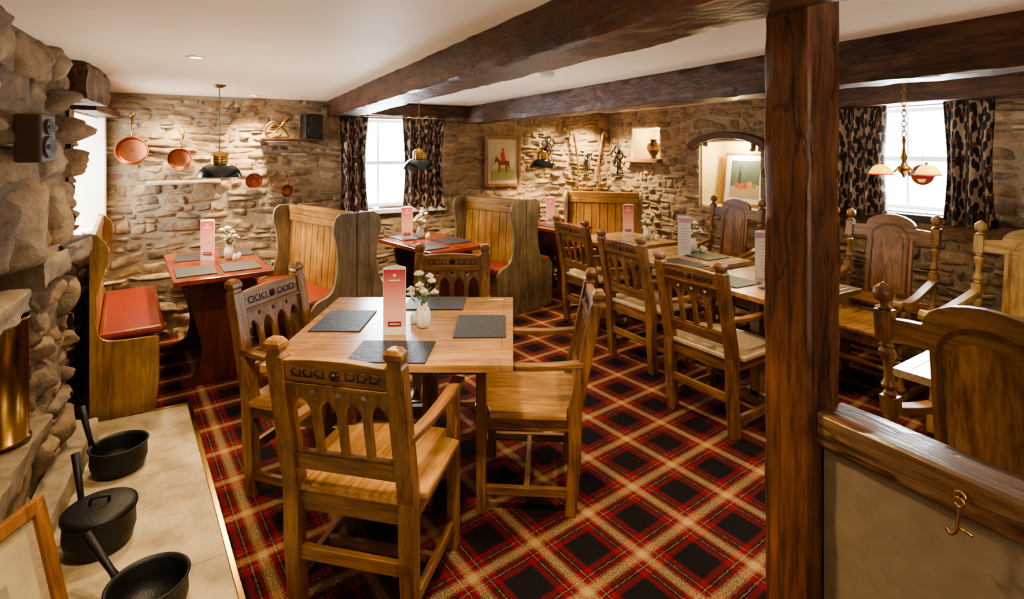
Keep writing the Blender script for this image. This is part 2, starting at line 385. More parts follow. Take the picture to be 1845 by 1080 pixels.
def hewn(x0,x1,y0,y1,z0,z1,axis='y',amp=.008,n=30):
    mb=MB();secs=[];c=.006
    A0,A1=(y0,y1) if axis=='y' else ((x0,x1) if axis=='x' else (z0,z1))
    def rim(p0,p1,q0,q1):
        out=[];m=5
        for k in range(m): out.append((p0+c+(p1-p0-2*c)*k/(m-1),q0))
        for k in range(m): out.append((p1,q0+c+(q1-q0-2*c)*k/(m-1)))
        for k in range(m): out.append((p1-c-(p1-p0-2*c)*k/(m-1),q1))
        for k in range(m): out.append((p0,q1-c-(q1-q0-2*c)*k/(m-1)))
        return out
    if axis=='y': R=rim(x0,x1,z0,z1)
    elif axis=='x': R=rim(y0,y1,z0,z1)
    else: R=rim(x0,x1,y0,y1)
    cp=(sum(r[0] for r in R)/20,sum(r[1] for r in R)/20)
    for i in range(n+1):
        t=A0+(A1-A0)*i/n;sec=[]
        for p,q in R:
            d=amp*noise.noise(Vector((p*14,q*14,t*8)))+amp*.9*noise.noise(Vector((p*3,q*3,t*1.5+4)))+amp*.5*noise.noise(Vector((p*30,q*30,t*20)))
            v=Vector((p-cp[0],q-cp[1]));v=v*(1+d/max(v.length,.03));P,Q=v.x+cp[0],v.y+cp[1]
            sec.append((P,t,Q) if axis=='y' else ((t,P,Q) if axis=='x' else (P,Q,t)))
        secs.append(sec)
    mb.loft(secs,True);return mb
def beam(name,args,mat,label,axis='y',cat='beam',n=40,amp=.008):
    return obj(name,hewn(*args,axis=axis,n=n,amp=amp),mat,label=label,category=cat,split=True)
beam('ceiling_beam',(.94,1.19,-1.29,5.46,1.925,2.085),darkb,'dark rough-hewn oak beam under the low ceiling',n=170,amp=.008)
beam('ceiling_beam',(2.42,2.62,-1.29,5.46,1.89,2.085),darkb,'dark adzed oak beam crossing above the dining tables',n=170,amp=.007)
beam('timber_lintel',(4.22,4.52,-.6,2.95,1.93,2.075),darkb,'dark timber lintel above the curtained window',n=70,amp=.006)
beam('timber_lintel',(1.20,2.45,5.36,5.52,1.95,2.07),darkx,'dark timber lintel above the sash window',axis='x',n=30)
beam('timber_corbel',(-.84,-.62,3.62,4.3,1.88,2.07),darkb,'rough dark timber stub under the ceiling',n=16,amp=.02)
beam('timber_lintel',(-.84,-.70,4.4,5.4,1.86,1.91),darkb,'thin timber lintel over the whitewashed recess',n=10)
beam('timber_post',(1.19,1.31,.74,.86,0,2.085),darkz,'dark polished timber post supporting the ceiling beam',axis='z',cat='post',n=90,amp=.0045)
# ceiling / floor
mb=MB();mb.box(XL-.4,XR+.4,-1.5,YW+.4,H,H+.1);obj('ceiling',mb,ceilm,kind='structure',label='smooth cream painted low ceiling')
m,nt,b=newmat('tartan_carpet');N=nt.nodes;Lk=nt.links
tc=N.new('ShaderNodeTexCoord');mp=N.new('ShaderNodeMapping');mp.inputs['Rotation'].default_value=(0,0,rad(-8))
nwp=N.new('ShaderNodeTexNoise');nwp.inputs['Scale'].default_value=130;Lk.new(tc.outputs['Object'],nwp.inputs['Vector'])
wv=N.new('ShaderNodeVectorMath');wv.operation='MULTIPLY_ADD';wv.inputs[1].default_value=(.014,.014,0);Lk.new(nwp.outputs['Color'],wv.inputs[0]);Lk.new(tc.outputs['Object'],wv.inputs[2])
Lk.new(wv.outputs[0],mp.inputs['Vector']);sx=N.new('ShaderNodeSeparateXYZ');Lk.new(mp.outputs[0],sx.inputs[0])
BK=(.008,.006,.008);RD=(.155,.009,.014);DR=(.07,.007,.010);BG=(.34,.23,.115);BS=(.20,.115,.058)
STP=[(0,BK),(.33,DR),(.345,RD),(.42,BK),(.44,BS),(.46,BK),(.48,RD),(.53,BS),(.56,BG),(.66,BS),(.69,RD),(.74,BK),(.76,BS),(.78,BK),(.80,RD),(.875,DR),(.89,BK)]
rs=[]
for k in (0,1):
    mu=N.new('ShaderNodeMath');mu.operation='MULTIPLY';mu.inputs[1].default_value=1/.30;Lk.new(sx.outputs[k],mu.inputs[0])
    fr=N.new('ShaderNodeMath');fr.operation='FRACT';Lk.new(mu.outputs[0],fr.inputs[0])
    r=N.new('ShaderNodeValToRGB');cr=r.color_ramp;cr.interpolation='CONSTANT'
    cr.elements[0].position=0;cr.elements[0].color=(*BK,1);cr.elements[1].position=STP[1][0];cr.elements[1].color=(*STP[1][1],1)
    for p,c in STP[2:]:
        e=cr.elements.new(p);e.color=(*c,1)
    Lk.new(fr.outputs[0],r.inputs[0]);rs.append(r)
nz=N.new('ShaderNodeTexNoise');nz.inputs['Scale'].default_value=230;nz.inputs['Detail'].default_value=2;Lk.new(tc.outputs['Object'],nz.inputs['Vector'])
mr=N.new('ShaderNodeMapRange');mr.inputs[1].default_value=.40;mr.inputs[2].default_value=.60;mr.inputs[3].default_value=.12;mr.inputs[4].default_value=.88;Lk.new(nz.outputs['Fac'],mr.inputs[0])
mx=N.new('ShaderNodeMix');mx.data_type='RGBA';Lk.new(mr.outputs[0],mx.inputs[0])
Lk.new(rs[0].outputs[0],mx.inputs[6]);Lk.new(rs[1].outputs[0],mx.inputs[7]);Lk.new(mx.outputs[2],b.inputs['Base Color'])
b.inputs['Roughness'].default_value=.95;b.inputs['Specular IOR Level'].default_value=.15
bp=N.new('ShaderNodeBump');bp.inputs['Strength'].default_value=.6;bp.inputs['Distance'].default_value=.005;Lk.new(nz.outputs['Fac'],bp.inputs['Height']);Lk.new(bp.outputs[0],b.inputs['Normal'])
mb=MB();mb.box(XL-.4,XR+.4,-1.5,YW+.4,-.1,0);obj('floor',mb,m,kind='structure',label='red, black and gold tartan carpet')
mb=MB();mb.box(1.235,1.30,-1.29,.735,0,.915);obj('wall_partition',mb,plasterb,kind='structure',label='smooth plastered half-height partition wall')
beam('partition_rail',(1.215,1.325,-1.29,.74,.912,.992),darkcap,'dark worn timber rail capping the half wall',cat='rail',n=70,amp=.004)
# ------------------------------------------------------------ fireplace
fp=thing('fireplace','large rough boulder stone fireplace with open hearth','fireplace',(0,0,0))
FX=-.69
mb=MB();mb.box(XL-.39,FX,.5,3.55,1.14,H);mb.box(XL-.39,FX,2.95,3.55,0,1.14);mb.box(XL-.39,FX,.5,1.1,0,1.14);mb.box(XL+.001,FX,1.1,2.95,0,.44)
obj('masonry_core',mb,plain('dark_mortar',(.16,.12,.08),.95,bump=.8,bs=50),parent=fp)
st=Stones()
kw=dict(rh=(.14,.30),sw=(.18,.46),dep=.11,wob=.08,split=.22,big=True)
st.face((FX,0,0),(0,1,0),(1,0,0),.5,3.55,1.14,H,(),**kw)
st.face((FX,0,0),(0,1,0),(1,0,0),2.93,3.55,0,1.14,(),**{**kw,'dep':.07,'rh':(.09,.19),'sw':(.13,.32)})
st.face((FX,0,0),(0,1,0),(1,0,0),1.1,2.95,0,.44,(),**{**kw,'dep':.04})
st.face((FX,0,0),(0,1,0),(1,0,0),.5,1.12,0,1.14,(),**kw)
st.face((0,2.95,0),(1,0,0),(0,-1,0),XL,FX+.03,.44,1.14,(),**{**kw,'dep':.05})
st.face((0,3.55,0),(1,0,0),(0,1,0),XL,FX+.03,0,H,(),**{**kw,'dep':.04})
st.obj('boulder_stonework',bigstone,fp)
def slab(x0,x1,y0,y1,z0,z1):
    return hewn(x0,x1,y0,y1,z0,z1,axis='y',amp=.018,n=24)
slabm=plain('slab_stone',(.42,.34,.235),.8,bump=.9,bs=16,var=.7)
slabd=plain('dark_slab_stone',(.29,.22,.14),.8,bump=.9,bs=16,var=.75)
obj('stone_shelf',slab(-.74,-.50,1.15,2.19,1.09,1.17),slabd,parent=fp,split=True)
obj('stone_ledge',slab(-.84,-.60,2.18,2.82,.43,.52),slabd,parent=fp,split=True)
obj('hearth_kerb',slab(-.68,-.575,2.3,3.60,.028,.15),slabm,parent=fp,split=True)
obj('lintel_stone',slab(-.74,-.60,2.70,3.60,1.06,1.15),slabd,parent=fp,split=True)
m,nt,b=newmat('flagstone');N=nt.nodes;Lk=nt.links
tc=N.new('ShaderNodeTexCoord');n1=N.new('ShaderNodeTexNoise');n1.inputs['Scale'].default_value=5;n1.inputs['Detail'].default_value=9;n1.inputs['Roughness'].default_value=.65;Lk.new(tc.outputs['Object'],n1.inputs['Vector'])
r=N.new('ShaderNodeValToRGB');r.color_ramp.elements[0].color=(.30,.23,.13,1);r.color_ramp.elements[0].position=.34;r.color_ramp.elements[1].color=(.60,.50,.34,1);r.color_ramp.elements[1].position=.65
Lk.new(n1.outputs['Fac'],r.inputs[0]);Lk.new(r.outputs[0],b.inputs['Base Color']);b.inputs['Roughness'].default_value=.65
bp=N.new('ShaderNodeBump');bp.inputs['Strength'].default_value=.6;bp.inputs['Distance'].default_value=.015;Lk.new(n1.outputs['Fac'],bp.inputs['Height']);Lk.new(bp.outputs[0],b.inputs['Normal'])
hs=thing('hearth_slab','pale flagstone hearth with thin brass edging','hearth',(0,0,0))
def hx(y): return -.165+(3.84-y)*.13
mb=MB()
for a,b2,dd in ((1.2,2.35,.02),(2.352,3.10,-.03),(3.102,3.84,0)):
    mb.prism([(-.66,a+dd),(hx(a),a),(hx(b2),b2),(-.66,b2-dd if b2==3.84 else b2+.0-(.03 if b2<3 else -.0))],0,.03,'xy')
obj('flagstones',mb,m,.002,parent=hs)
mb=MB();mb.prism([(hx(1.2),1.2),(hx(1.2)+.02,1.2),(hx(3.84)+.02,3.865),(-.36,3.865),(-.36,3.845),(hx(3.84),3.845)],0,.034,'xy')
obj('brass_edging',mb,brass,.002,parent=hs)
# ------------------------------------------------------------ windows
def window(name,wd,ht,M,zbar=True):
    e=thing(name,'white painted sash window with glazing bars','window',(0,0,0));e.matrix_world=M
    del e['category'];e['kind']='structure'
    mb=MB();f=.05
    mb.box(-wd/2,-wd/2+f,0,.05,0,ht);mb.box(wd/2-f,wd/2,0,.05,0,ht);mb.box(-wd/2,wd/2,0,.05,0,f);mb.box(-wd/2,wd/2,0,.05,ht-f,ht)
    mb.box(-wd/2,wd/2,0,.06,ht*.5-.02,ht*.5+.02)
    for k in (-1,1): mb.box(k*wd/6-.009,k*wd/6+.009,.01,.04,0,ht)
    obj('sash_frame',mb,whitep,.004,parent=e)
    return e
window('window_1',.92,.96,Matrix.Translation((1.66,YW+.2,.98)))
window('window_2',.82,.82,Matrix.Translation((XR+.2,2.01,1.12))@Matrix.Rotation(-math.pi/2,4,'Z'))
window('window_3',.87,.93,Matrix.Translation((XL-.32,4.985,.95))@Matrix.Rotation(math.pi/2,4,'Z'))
# curtains
m,nt,b=newmat('floral_curtain');N=nt.nodes;Lk=nt.links
tc=N.new('ShaderNodeTexCoord')
def leafmask(rot,sc,thr,loc,asp=2.2):
    mp=N.new('ShaderNodeMapping');mp.inputs['Rotation'].default_value=(0,0,rot);mp.inputs['Location'].default_value=loc;mp.inputs['Scale'].default_value=(sc*asp,sc,1)
    Lk.new(tc.outputs['UV'],mp.inputs['Vector'])
    v=N.new('ShaderNodeTexVoronoi');v.voronoi_dimensions='2D';v.inputs['Scale'].default_value=1;v.inputs['Randomness'].default_value=.65;Lk.new(mp.outputs[0],v.inputs['Vector'])
    lt=N.new('ShaderNodeMath');lt.operation='LESS_THAN';lt.inputs[1].default_value=thr;Lk.new(v.outputs['Distance'],lt.inputs[0]);return lt
def mxm(a,b):
    q=N.new('ShaderNodeMath');q.operation='MAXIMUM';Lk.new(a.outputs[0],q.inputs[0]);Lk.new(b.outputs[0],q.inputs[1]);return q
m1=leafmask(.75,9.5,.31,(0,0,0),2.4);m2=leafmask(-.75,9.5,.31,(3.3,1.7,0),2.4);m4=leafmask(.1,9,.25,(1.3,5.7,0),2.6)
mk=mxm(mxm(m1,m2),m4)
mx=N.new('ShaderNodeMix');mx.data_type='RGBA';mx.inputs[6].default_value=(.37,.275,.19,1);mx.inputs[7].default_value=(.022,.017,.020,1)
Lk.new(mk.outputs[0],mx.inputs[0])
m3=leafmask(.2,7,.14,(7,3,0),1.2)
mx2=N.new('ShaderNodeMix');mx2.data_type='RGBA';mx2.inputs[7].default_value=(.15,.05,.035,1);Lk.new(m3.outputs[0],mx2.inputs[0]);Lk.new(mx.outputs[2],mx2.inputs[6])
Lk.new(mx2.outputs[2],b.inputs['Base Color']);b.inputs['Roughness'].default_value=.7
curt=m
def curtain(wd,ht,M,folds,label,flare=.1):
    nu,nv=folds*12,14;vs=[];fs=[];uv=[]
    for i in range(nu+1):
        a=i/nu
        for j in range(nv+1):
            bb=j/nv
            pinch=1-.10*math.sin(bb*math.pi)*1.0
            x=(a-.5)*wd*(pinch+flare*(1-bb)*.3)
            amp=.036*(1-.35*bb)
            y=amp*math.sin(a*folds*2*math.pi+.5*math.sin(bb*3))+.008*noise.noise(Vector((a*7,bb*3,wd)))
            vs.append((x+.006*math.sin(bb*5+a*9),y,bb*ht));uv.append((a*wd*1.6,bb*ht))
    for i in range(nu):
        for j in range(nv):
            p=i*(nv+1)+j;fs.append((p,p+nv+1,p+nv+2,p+1))
    me=bpy.data.meshes.new('curtain');me.from_pydata(vs,[],fs);me.polygons.foreach_set('use_smooth',[True]*len(fs))
    ul=me.uv_layers.new(name='UVMap')
    for lp in me.loops:
        u=uv[lp.vertex_index];ul.data[lp.index].uv=u
    me.materials.append(curt)
    o=bpy.data.objects.new('curtain',me);COL.objects.link(o);o.matrix_world=M
    s=o.modifiers.new('Solid','SOLIDIFY');s.thickness=.003
    tag(o,label,'curtain',None,'floral window curtains');return o
cl='gathered curtain with dark leaf print beside the window'
T=Matrix.Translation;RZ=lambda a:Matrix.Rotation(a,4,'Z')
curtain(.27,.98,T((1.19,YW-.10,.955)),3,cl);curtain(.46,.95,T((1.92,YW-.10,.98)),5,cl)
curtain(.42,.88,T((XR-.12,2.34,1.10))@RZ(-math.pi/2),4,cl);curtain(.28,.93,T((XR-.12,1.64,1.08))@RZ(-math.pi/2),3,cl)
mb=MB();mb.tube([(1.05,YW-.10,1.945),(2.17,YW-.10,1.945)],.009,8);obj('curtain_rail',mb,brassd,label='thin brass curtain rail above the window',category='curtain rail')
# ------------------------------------------------------------ gothic carver chair
def by(z): return -.20*max(0,z-.45)
def gothic_chair():
    e=thing('carver_chair','golden oak carver chair with gothic arcaded back','chair',(0,0,0),group='gothic oak carver chairs')
    for sx in (-1,1):
        mb=MB();x=sx*.212
        mb.rects([(x,.02,0,.026,.024),(x,0,.25,.027,.027),(x,0,.45,.029,.03),(x,by(.7),.7,.029,.027),(x,by(.925),.925,.030,.025),(x,by(.932),.932,.024,.020),(x,by(.945),.945,.024,.020),(x,by(.953),.953,.031,.026),(x,by(.97),.97,.030,.025),(x,by(.985),.985,.020,.018),(x,by(.99),.99,.008,.008)])
        obj('back_post',mb,oakz,.003,parent=e)
        mb=MB();mb.rects([(sx*.222,.41,0,.021,.021),(sx*.222,.41,.64,.023,.023)]);obj('leg',mb,oakz,.003,parent=e)
        mb=MB()
        P=spline_smooth([(sx*.222,by(.68)+.005,.665),(sx*.228,.12,.650),(sx*.232,.30,.648),(sx*.232,.45,.66)],6)
        mb.loft([[(p[0]-hw,p[1],p[2]-.013),(p[0]+hw,p[1],p[2]-.013),(p[0]+hw,p[1],p[2]+.013),(p[0]-hw,p[1],p[2]+.013)] for p,hw in [(p,.022+.010*max(0,(i/len(P)-.4))) for i,p in enumerate(P)]])
        obj('armrest',mb,oaky,.005,parent=e)
        mb=MB();mb.box(sx*.222-.012,sx*.222+.012,.02,.40,.08,.118);obj('stretcher',mb,oaky,.003,parent=e)
        mb=MB();mb.box(sx*.222-.012,sx*.222+.012,.02,.40,.37,.43);obj('seat_rail',mb,oaky,.003,parent=e)
    mb=MB();mb.box(-.21,.21,.20,.225,.085,.115);obj('stretcher',mb,oakx,.003,parent=e)
    mb=MB();mb.box(-.19,.19,-.008,.016,.19,.235);obj('stretcher',mb,oakx,.003,parent=e)
    for y in (-.005,.40):
        mb=MB();mb.box(-.205,.205,y,y+.024,.36,.43);obj('seat_rail',mb,oakx,.003,parent=e)
    mb=MB();mb.prism([(-.185,-.015),(.185,-.015),(.185,.03),(.262,.035),(.262,.37),(.2,.385),(.2,.445),(-.2,.445),(-.2,.385),(-.262,.37),(-.262,.035),(-.185,.03)],.43,.456,'xy');obj('seat',mb,seatw,.006,parent=e)
    mb=MB();secs=[]
    for i in range(13):
        x=-.19+.38*i/12;zt=.915+.012*(1-(x/.19)**2)
        secs.append([(x,by(.84)-.015,.84),(x,by(.84)+.015,.84),(x,by(zt)+.015,zt),(x,by(zt)-.015,zt)])
    mb.loft(secs);obj('crest_rail',mb,oakx,.003,parent=e)
    mb=MB();mb.loft([[(x,by(z)+o,z) for z,o in ((.826,-.02),(.826,.02),(.840,.022),(.840,-.022))] for x in (-.185,.185)]);obj('moulding',mb,oakx,.002,parent=e)
    mb=MB();mb.loft([[(x,by(z)+o,z) for z,o in ((.515,-.014),(.515,.014),(.575,.014),(.575,-.014))] for x in (-.185,.185)]);obj('back_rail',mb,oakx,.003,parent=e)
    holes=[];n=4;W=.37;pw=W/n
    for k in range(n):
        c=-W/2+pw*(k+.5);hw=pw/2-.013
        P=[(c-hw,.585),(c+hw,.585),(c+hw,.725)]
        for i in range(1,7):
            a=i/6*rad(60);P.append((c-hw+2*hw*math.cos(a),.725+2*hw*math.sin(a)*1.0))
        for i in range(5,-1,-1):
            a=i/6*rad(60);P.append((c+hw-2*hw*math.cos(a),.725+2*hw*math.sin(a)*1.0))
        holes.append(P)
    for k in range(3):
        c=-W/2+pw*(k+1);z=.806;holes.append([(c-.012,z-.002),(c,z-.016),(c+.012,z-.002),(c,z+.012)])
    vs,fs=plate([(-.185,.573),(.185,.573),(.185,.828),(-.185,.828)],holes,.018)
    vs=[(a,b+by(c),c) for a,b,c in vs];mb=MB();mb.add(vs,fs);obj('gothic_arcade',mb,oakz,.002,parent=e)
    for s2 in (-1,1):
        mb=MB()
        mb.tube([(-.16,by(.862)+s2*.0145,.862),(.16,by(.862)+s2*.0145,.862)],.0016,5)
        for k in range(3):
            for d in (-1,1):
                cx=d*(.055+.042*k);zz=.878
                P=[(cx-.015*d,zz-.013),(cx+.004*d,zz-.013),(cx+.014*d,zz-.006),(cx+.016*d,zz),(cx+.014*d,zz+.006),(cx+.004*d,zz+.013),(cx-.015*d,zz+.013)]
                mb.tube([(a,by(b)+s2*.016,b) for a,b in P],.0028,5,closed=True)
        for k in range(6):
            a=k*math.pi/3;mb.ball((.012*math.cos(a),by(.878)+s2*.017,.878+.012*math.sin(a)),.009,6,4,(1,.5,1))
        mb.ball((0,by(.878)+s2*.021,.878),.008,6,4)
        obj('carving',mb,carved,0,parent=e,label='dark carved leaf and rosette relief')
    return e
ch=gothic_chair()
l0,d0=-.545,1.80
ch.location=(*V(l0,d0),0);ch.rotation_euler=(0,0,-TH-rad(13))
ch['label']='golden oak carver chair with its back turned, at the square table'
dup(ch,V(.29,2.55),-TH+rad(86),'golden oak carver chair side-on at the square table')
dup(ch,V(-1.15,2.68),-TH-rad(108),'oak gothic-backed carver chair angled at the square table')
dup(ch,V(-.385,3.36),-TH+rad(180),'oak gothic-backed carver chair behind the square table')
for x,y in ((2.88,3.95),(2.69,3.05),(2.47,2.20)):
    dup(ch,(x,y),rad(-88+rnd.uniform(-3,3)),'oak carver chair with light sheen coloured into its seat in a row along the tables',{'oak_seat':seatp})
# ------------------------------------------------------------ panel back armchair
def turned(mb,x,y,z0,z1,r,seq,M=None,yf=None,n=14):
    L=z1-z0;secs=[]
    for t,k in seq:
        z=z0+L*t;yy=y+(yf(z) if yf else 0)
        secs.append([(x+r*k*math.cos(2*math.pi*j/n),yy+r*k*math.sin(2*math.pi*j/n),z) for j in range(n)])
    mb.loft(secs,True,M)
TS=[(0,.9),(.05,1.1),(.1,.7),(.14,1.2),(.2,1.3),(.28,.8),(.45,.65),(.6,.8),(.72,1.25),(.8,1.3),(.86,.7),(.9,1.15),(.95,.9),(1,.9)]
def armchair():
    e=thing('armchair','panel-backed oak armchair with turned posts and finials','armchair',(0,0,0),group='panel-backed oak armchairs')
    f=lambda z:-.12*max(0,z-.45)
    for sx in (-1,1):
        x=sx*.265;mb=MB()
        mb.rects([(x,0,0,.022,.022),(x,0,.12,.024,.024),(x,0,.40,.024,.024),(x,0,.52,.024,.024)])
        turned(mb,x,0,.52,.74,.020,TS,yf=f)
        mb.rects([(x,f(z),z,.024,.022) for z in (.73,.76,.79)])
        turned(mb,x,0,.79,.98,.019,TS,yf=f)
        mb.rects([(x,f(z),z,.024,.022) for z in (.975,1.02,1.08)])
        turned(mb,x,0,1.08,1.17,.024,[(0,.7),(.08,1.1),(.16,.5),(.28,.5),(.36,1.15),(.55,1.35),(.75,1.2),(.9,.6),(1,.15)],yf=f)
        obj('back_post',mb,jacz,.002,parent=e)
        mb=MB();x=sx*.275
        mb.rects([(x,.44,0,.024,.024),(x,.44,.10,.024,.024)])
        turned(mb,x,.44,.10,.36,.024,TS)
        mb.rects([(x,.44,.36,.026,.026),(x,.44,.46,.026,.026)])
        turned(mb,x,.44,.46,.655,.021,TS)
        obj('leg',mb,jacz,.002,parent=e)
        mb=MB();P=spline_smooth([(sx*.27,f(.75),.745),(sx*.275,.12,.705),(sx*.285,.30,.668),(sx*.29,.42,.665),(sx*.29,.50,.68),(sx*.29,.525,.655)],5)
        mb.loft([[(p[0]-.026,p[1],p[2]-.014),(p[0]+.026,p[1],p[2]-.014),(p[0]+.024,p[1],p[2]+.012),(p[0]-.024,p[1],p[2]+.012)] for p in P]);obj('armrest',mb,jacy,.006,parent=e)
        mb=MB();mb.box(sx*.27-.014,sx*.27+.014,.02,.43,.07,.105);obj('stretcher',mb,jacy,.003,parent=e)
    M=Matrix.Rotation(math.pi/2,4,'Y')
    mb=MB();pr=[(.012,-.26),(.02,-.2),(.013,-.15),(.02,-.05),(.024,0),(.02,.05),(.013,.15),(.02,.2),(.012,.26)]
    mb.lathe([(r,z) for r,z in pr],10,(0,0,0),Matrix.Translation((0,.44,.24))@M);obj('stretcher',mb,jacx,0,parent=e)
    mb=MB();mb.box(-.26,.26,.0,.02,.19,.22);obj('stretcher',mb,jacx,.003,parent=e)
    mb=MB();mb.box(-.30,.30,.0,.49,.43,.46);mb.box(-.25,.25,.43,.455,.36,.43);mb.box(-.25,.25,-.01,.015,.36,.43);obj('seat',mb,seatw,.008,parent=e)
    P=[(-.245,.985),(.245,.985),(.245,1.055),(.20,1.06)]
    for i in range(0,13):
        a=math.pi*i/12;P.append((.155*math.cos(a),1.062+.088*math.sin(a)))
    P+= [(-.20,1.06),(-.245,1.055)]
    vs,fs=plate(P,[],.026);vs=[(a,b+f(c),c) for a,b,c in vs];mb=MB();mb.add(vs,fs);obj('crest_rail',mb,jacx,.003,parent=e)
    mb=MB();mb.loft([[(x,f(z)+o,z) for z,o in ((.52,-.013),(.52,.013),(.585,.013),(.585,-.013))] for x in (-.245,.245)]);obj('back_rail',mb,jacx,.003,parent=e)
    vs,fs=plate([(-.14,.58),(.14,.58),(.14,.99),(-.14,.99)],[[(-.11,.62),(.11,.62),(.11,.97),(-.11,.97)]],.024);vs=[(a,b+f(c),c) for a,b,c in vs];mb=MB();mb.add(vs,fs);obj('back_frame',mb,jacz,.003,parent=e)
    def ap(hw,zb,zs,rise):
        P=[(-hw,zb),(hw,zb),(hw,zs)]
        for i in range(1,12):
            a=math.pi*i/12;P.append((hw*math.cos(a),zs+rise*math.sin(a)))
        return P+[(-hw,zs)]
    vs,fs=plate(ap(.120,.60,.985,.105),[ap(.108,.622,.985,.088)],.032);vs=[(a,b+f(c),c) for a,b,c in vs];mb=MB();mb.add(vs,fs)
    obj('panel_moulding',mb,wood('moulding_oak',(.06,.027,.010),(.18,.088,.032),'z',.35),.004,parent=e)
    vs,fs=plate(ap(.109,.62,.985,.088),[],.020);vs=[(a,b+f(c),c) for a,b,c in vs];mb=MB();mb.add(vs,fs)
    pm=wood('panel_oak',(.13,.060,.021),(.36,.195,.072),'z',.35)
    obj('back_panel',mb,pm,0,parent=e)
    vs,fs=plate(ap(.085,.65,.975,.068),[],.029);vs=[(a,b+f(c),c) for a,b,c in vs];mb=MB();mb.add(vs,fs)
    obj('raised_field',mb,pm,.004,parent=e)
    return e
ac=armchair()
for x,y,r in ((4.08,3.28,88),(4.1,2.66,90),(4.05,1.98,92)):
    dup(ac,(x,y),rad(r),'panel-backed oak armchair along the stone wall')
pj['panel_oak']=pj['armchair_oak_z'];pj['moulding_oak']=jacz
dup(ac,(3.98,1.20),rad(88),'pale oak panel-backed armchair below the window',pj)
ac.location=(1.98,.67,0);ac.rotation_euler=(0,0,rad(-90));ac['label']='dark oak panel-backed armchair with its back to the partition'
# ------------------------------------------------------------ settles
def settle(L,D,loc,rz,label,mat=pinez,endmat=grayz,group='pine settles',hb=1.10,bench=False):
    e=thing('settle',label,'settle',loc,rz,group)
    if bench: prof=spline_smooth([(D,.44,0),(D*.9,.452,0),(D*.25,.47,0),(D*.10,.55,0),(D*.08,.70,0),(D*.18,.84,0),(D*.26,.94,0),(D*.24,1.04,0),(D*.10,hb,0)],5)
    else: prof=spline_smooth([(D,.42,0),(D*.88,.47,0),(D*.60,.51,0),(D*.47,.60,0),(D*.42,.74,0),(D*.45,.88,0),(D*.52,.98,0),(D*.48,1.07,0),(D*.36,hb+.01,0)],5)
    poly=[(0,0),(D*(.94 if bench else 1),0),(D,.2)]+[(p[0],p[1]) for p in prof]+[(0,hb+.01)]
    for s in (-1,1):
        mb=MB();x=s*(L/2-.014);mb.prism(poly,x-.014,x+.014,'yz');obj('end_panel',mb,endmat,.005,parent=e)
    mb=MB();n=max(4,int(L/.10));w=(L-.06)/n
    k0=.35 if bench else 1
    for k in range(n):
        x=-L/2+.03+k*w
        mb.loft([[(x+.003,y0*k0,z),(x+w-.003,y0*k0,z),(x+w-.003,y0*k0+.02,z),(x+.003,y0*k0+.02,z)] for z,y0 in ((.10,.03),(.45,.05),(.75,.03),(1.04,.012))])
    mb.box(-L/2+.03,L/2-.03,.002,.010,.1,1.04)
    obj('backrest',mb,mat,.003,parent=e)
    mb=MB();mb.box(-L/2+.02,L/2-.02,.0,.055 if not bench else .035,1.03,hb)
    if not bench: mb.box(-L/2+.04,L/2-.04,.02,.055,.97,1.031)
    obj('top_rail',mb,piney,.008,parent=e)
    mb=MB();mb.box(-L/2+.03,L/2-.03,.04,D-.02,.38,.415);mb.box(-L/2+.03,L/2-.03,D-.06,D-.04,.05,.38);obj('seat',mb,piney,.004,parent=e)
    mb=MB();
    if bench: mb.box(-L/2-.01,L/2-.035,.04,D+.03,.452,.505)
    else: mb.box(-L/2+.035,L/2-.035,.075,D+.01,.415,.485)
    obj('cushion',mb,redl,.02,parent=e,label='red leather seat pad')
    return e
def side(c,phi,off): return (c[0]-math.sin(phi)*off,c[1]+math.cos(phi)*off)
def pair(N,L1,L2,ang,la,lb,D1=.42):
    t=Vector((-math.sin(ang),math.cos(ang)))
    c=Vector(N)+t*L1/2;settle(L1,D1,side(c,ang+math.pi/2,.003),ang+math.pi/2,la)
    c=Vector(N)+t*L2/2;settle(L2,.42,side(c,ang-math.pi/2,.003),ang-math.pi/2,lb)
pair((.95,4.22),1.06,.98,rad(19),'honey pine settle with boarded back and red pad beside copper pans','pine settle with scrolled end beside the sash window',.37)
pair((2.66,4.52),.84,.74,rad(20),'honey pine settle with scrolled end beyond the sash window','pine settle backing onto the window booth')
settle(.90,.38,(4.03,5.03),rad(134),'pine settle set across the stone corner')
settle(1.24,.34,(-.73,4.51),rad(-83),'pine bench with red leather seat beside the fireplace',endmat=pinez,bench=True)
# ------------------------------------------------------------ tables
def trestle(wd,ln,loc,rz,label):
    e=thing('trestle_table',label,'table',loc,rz,'mahogany trestle tables')
    mb=MB();mb.box(-wd/2,wd/2,-ln/2,ln/2,.715,.75);obj('table_top',mb,mahx,.006,parent=e)
    for s in (-1,1):
        P=[(-.24,0,0),(-.25,.06,0),(-.16,.10,0),(-.13,.25,0),(-.17,.45,0),(-.21,.58,0),(-.22,.67,0)]
        Q=spline_smooth(P,4);poly=[(p[0]*wd/.6,p[1]) for p in Q];poly=poly+[(-a,b) for a,b in reversed(poly)]
        mb=MB();y=s*(ln/2-.16);mb.prism(poly,y-.02,y+.02,'xz');mb.box(-.2*wd/.6,.2*wd/.6,y-.03,y+.03,.67,.715);obj('trestle_leg',mb,mahz,.004,parent=e)
    mb=MB();mb.box(-.02,.02,-ln/2+.18,ln/2-.18,.28,.36);obj('stretcher',mb,mahz,.004,parent=e)
    return e
trestle(.60,1.12,(-.02,4.62),rad(7),'polished red mahogany trestle table between bench and settle')
trestle(.62,.92,(1.74,4.68),rad(12),'polished red mahogany trestle table by the sash window')
trestle(.55,.62,(3.33,5.02),rad(15),'small polished mahogany trestle table in the corner booth')
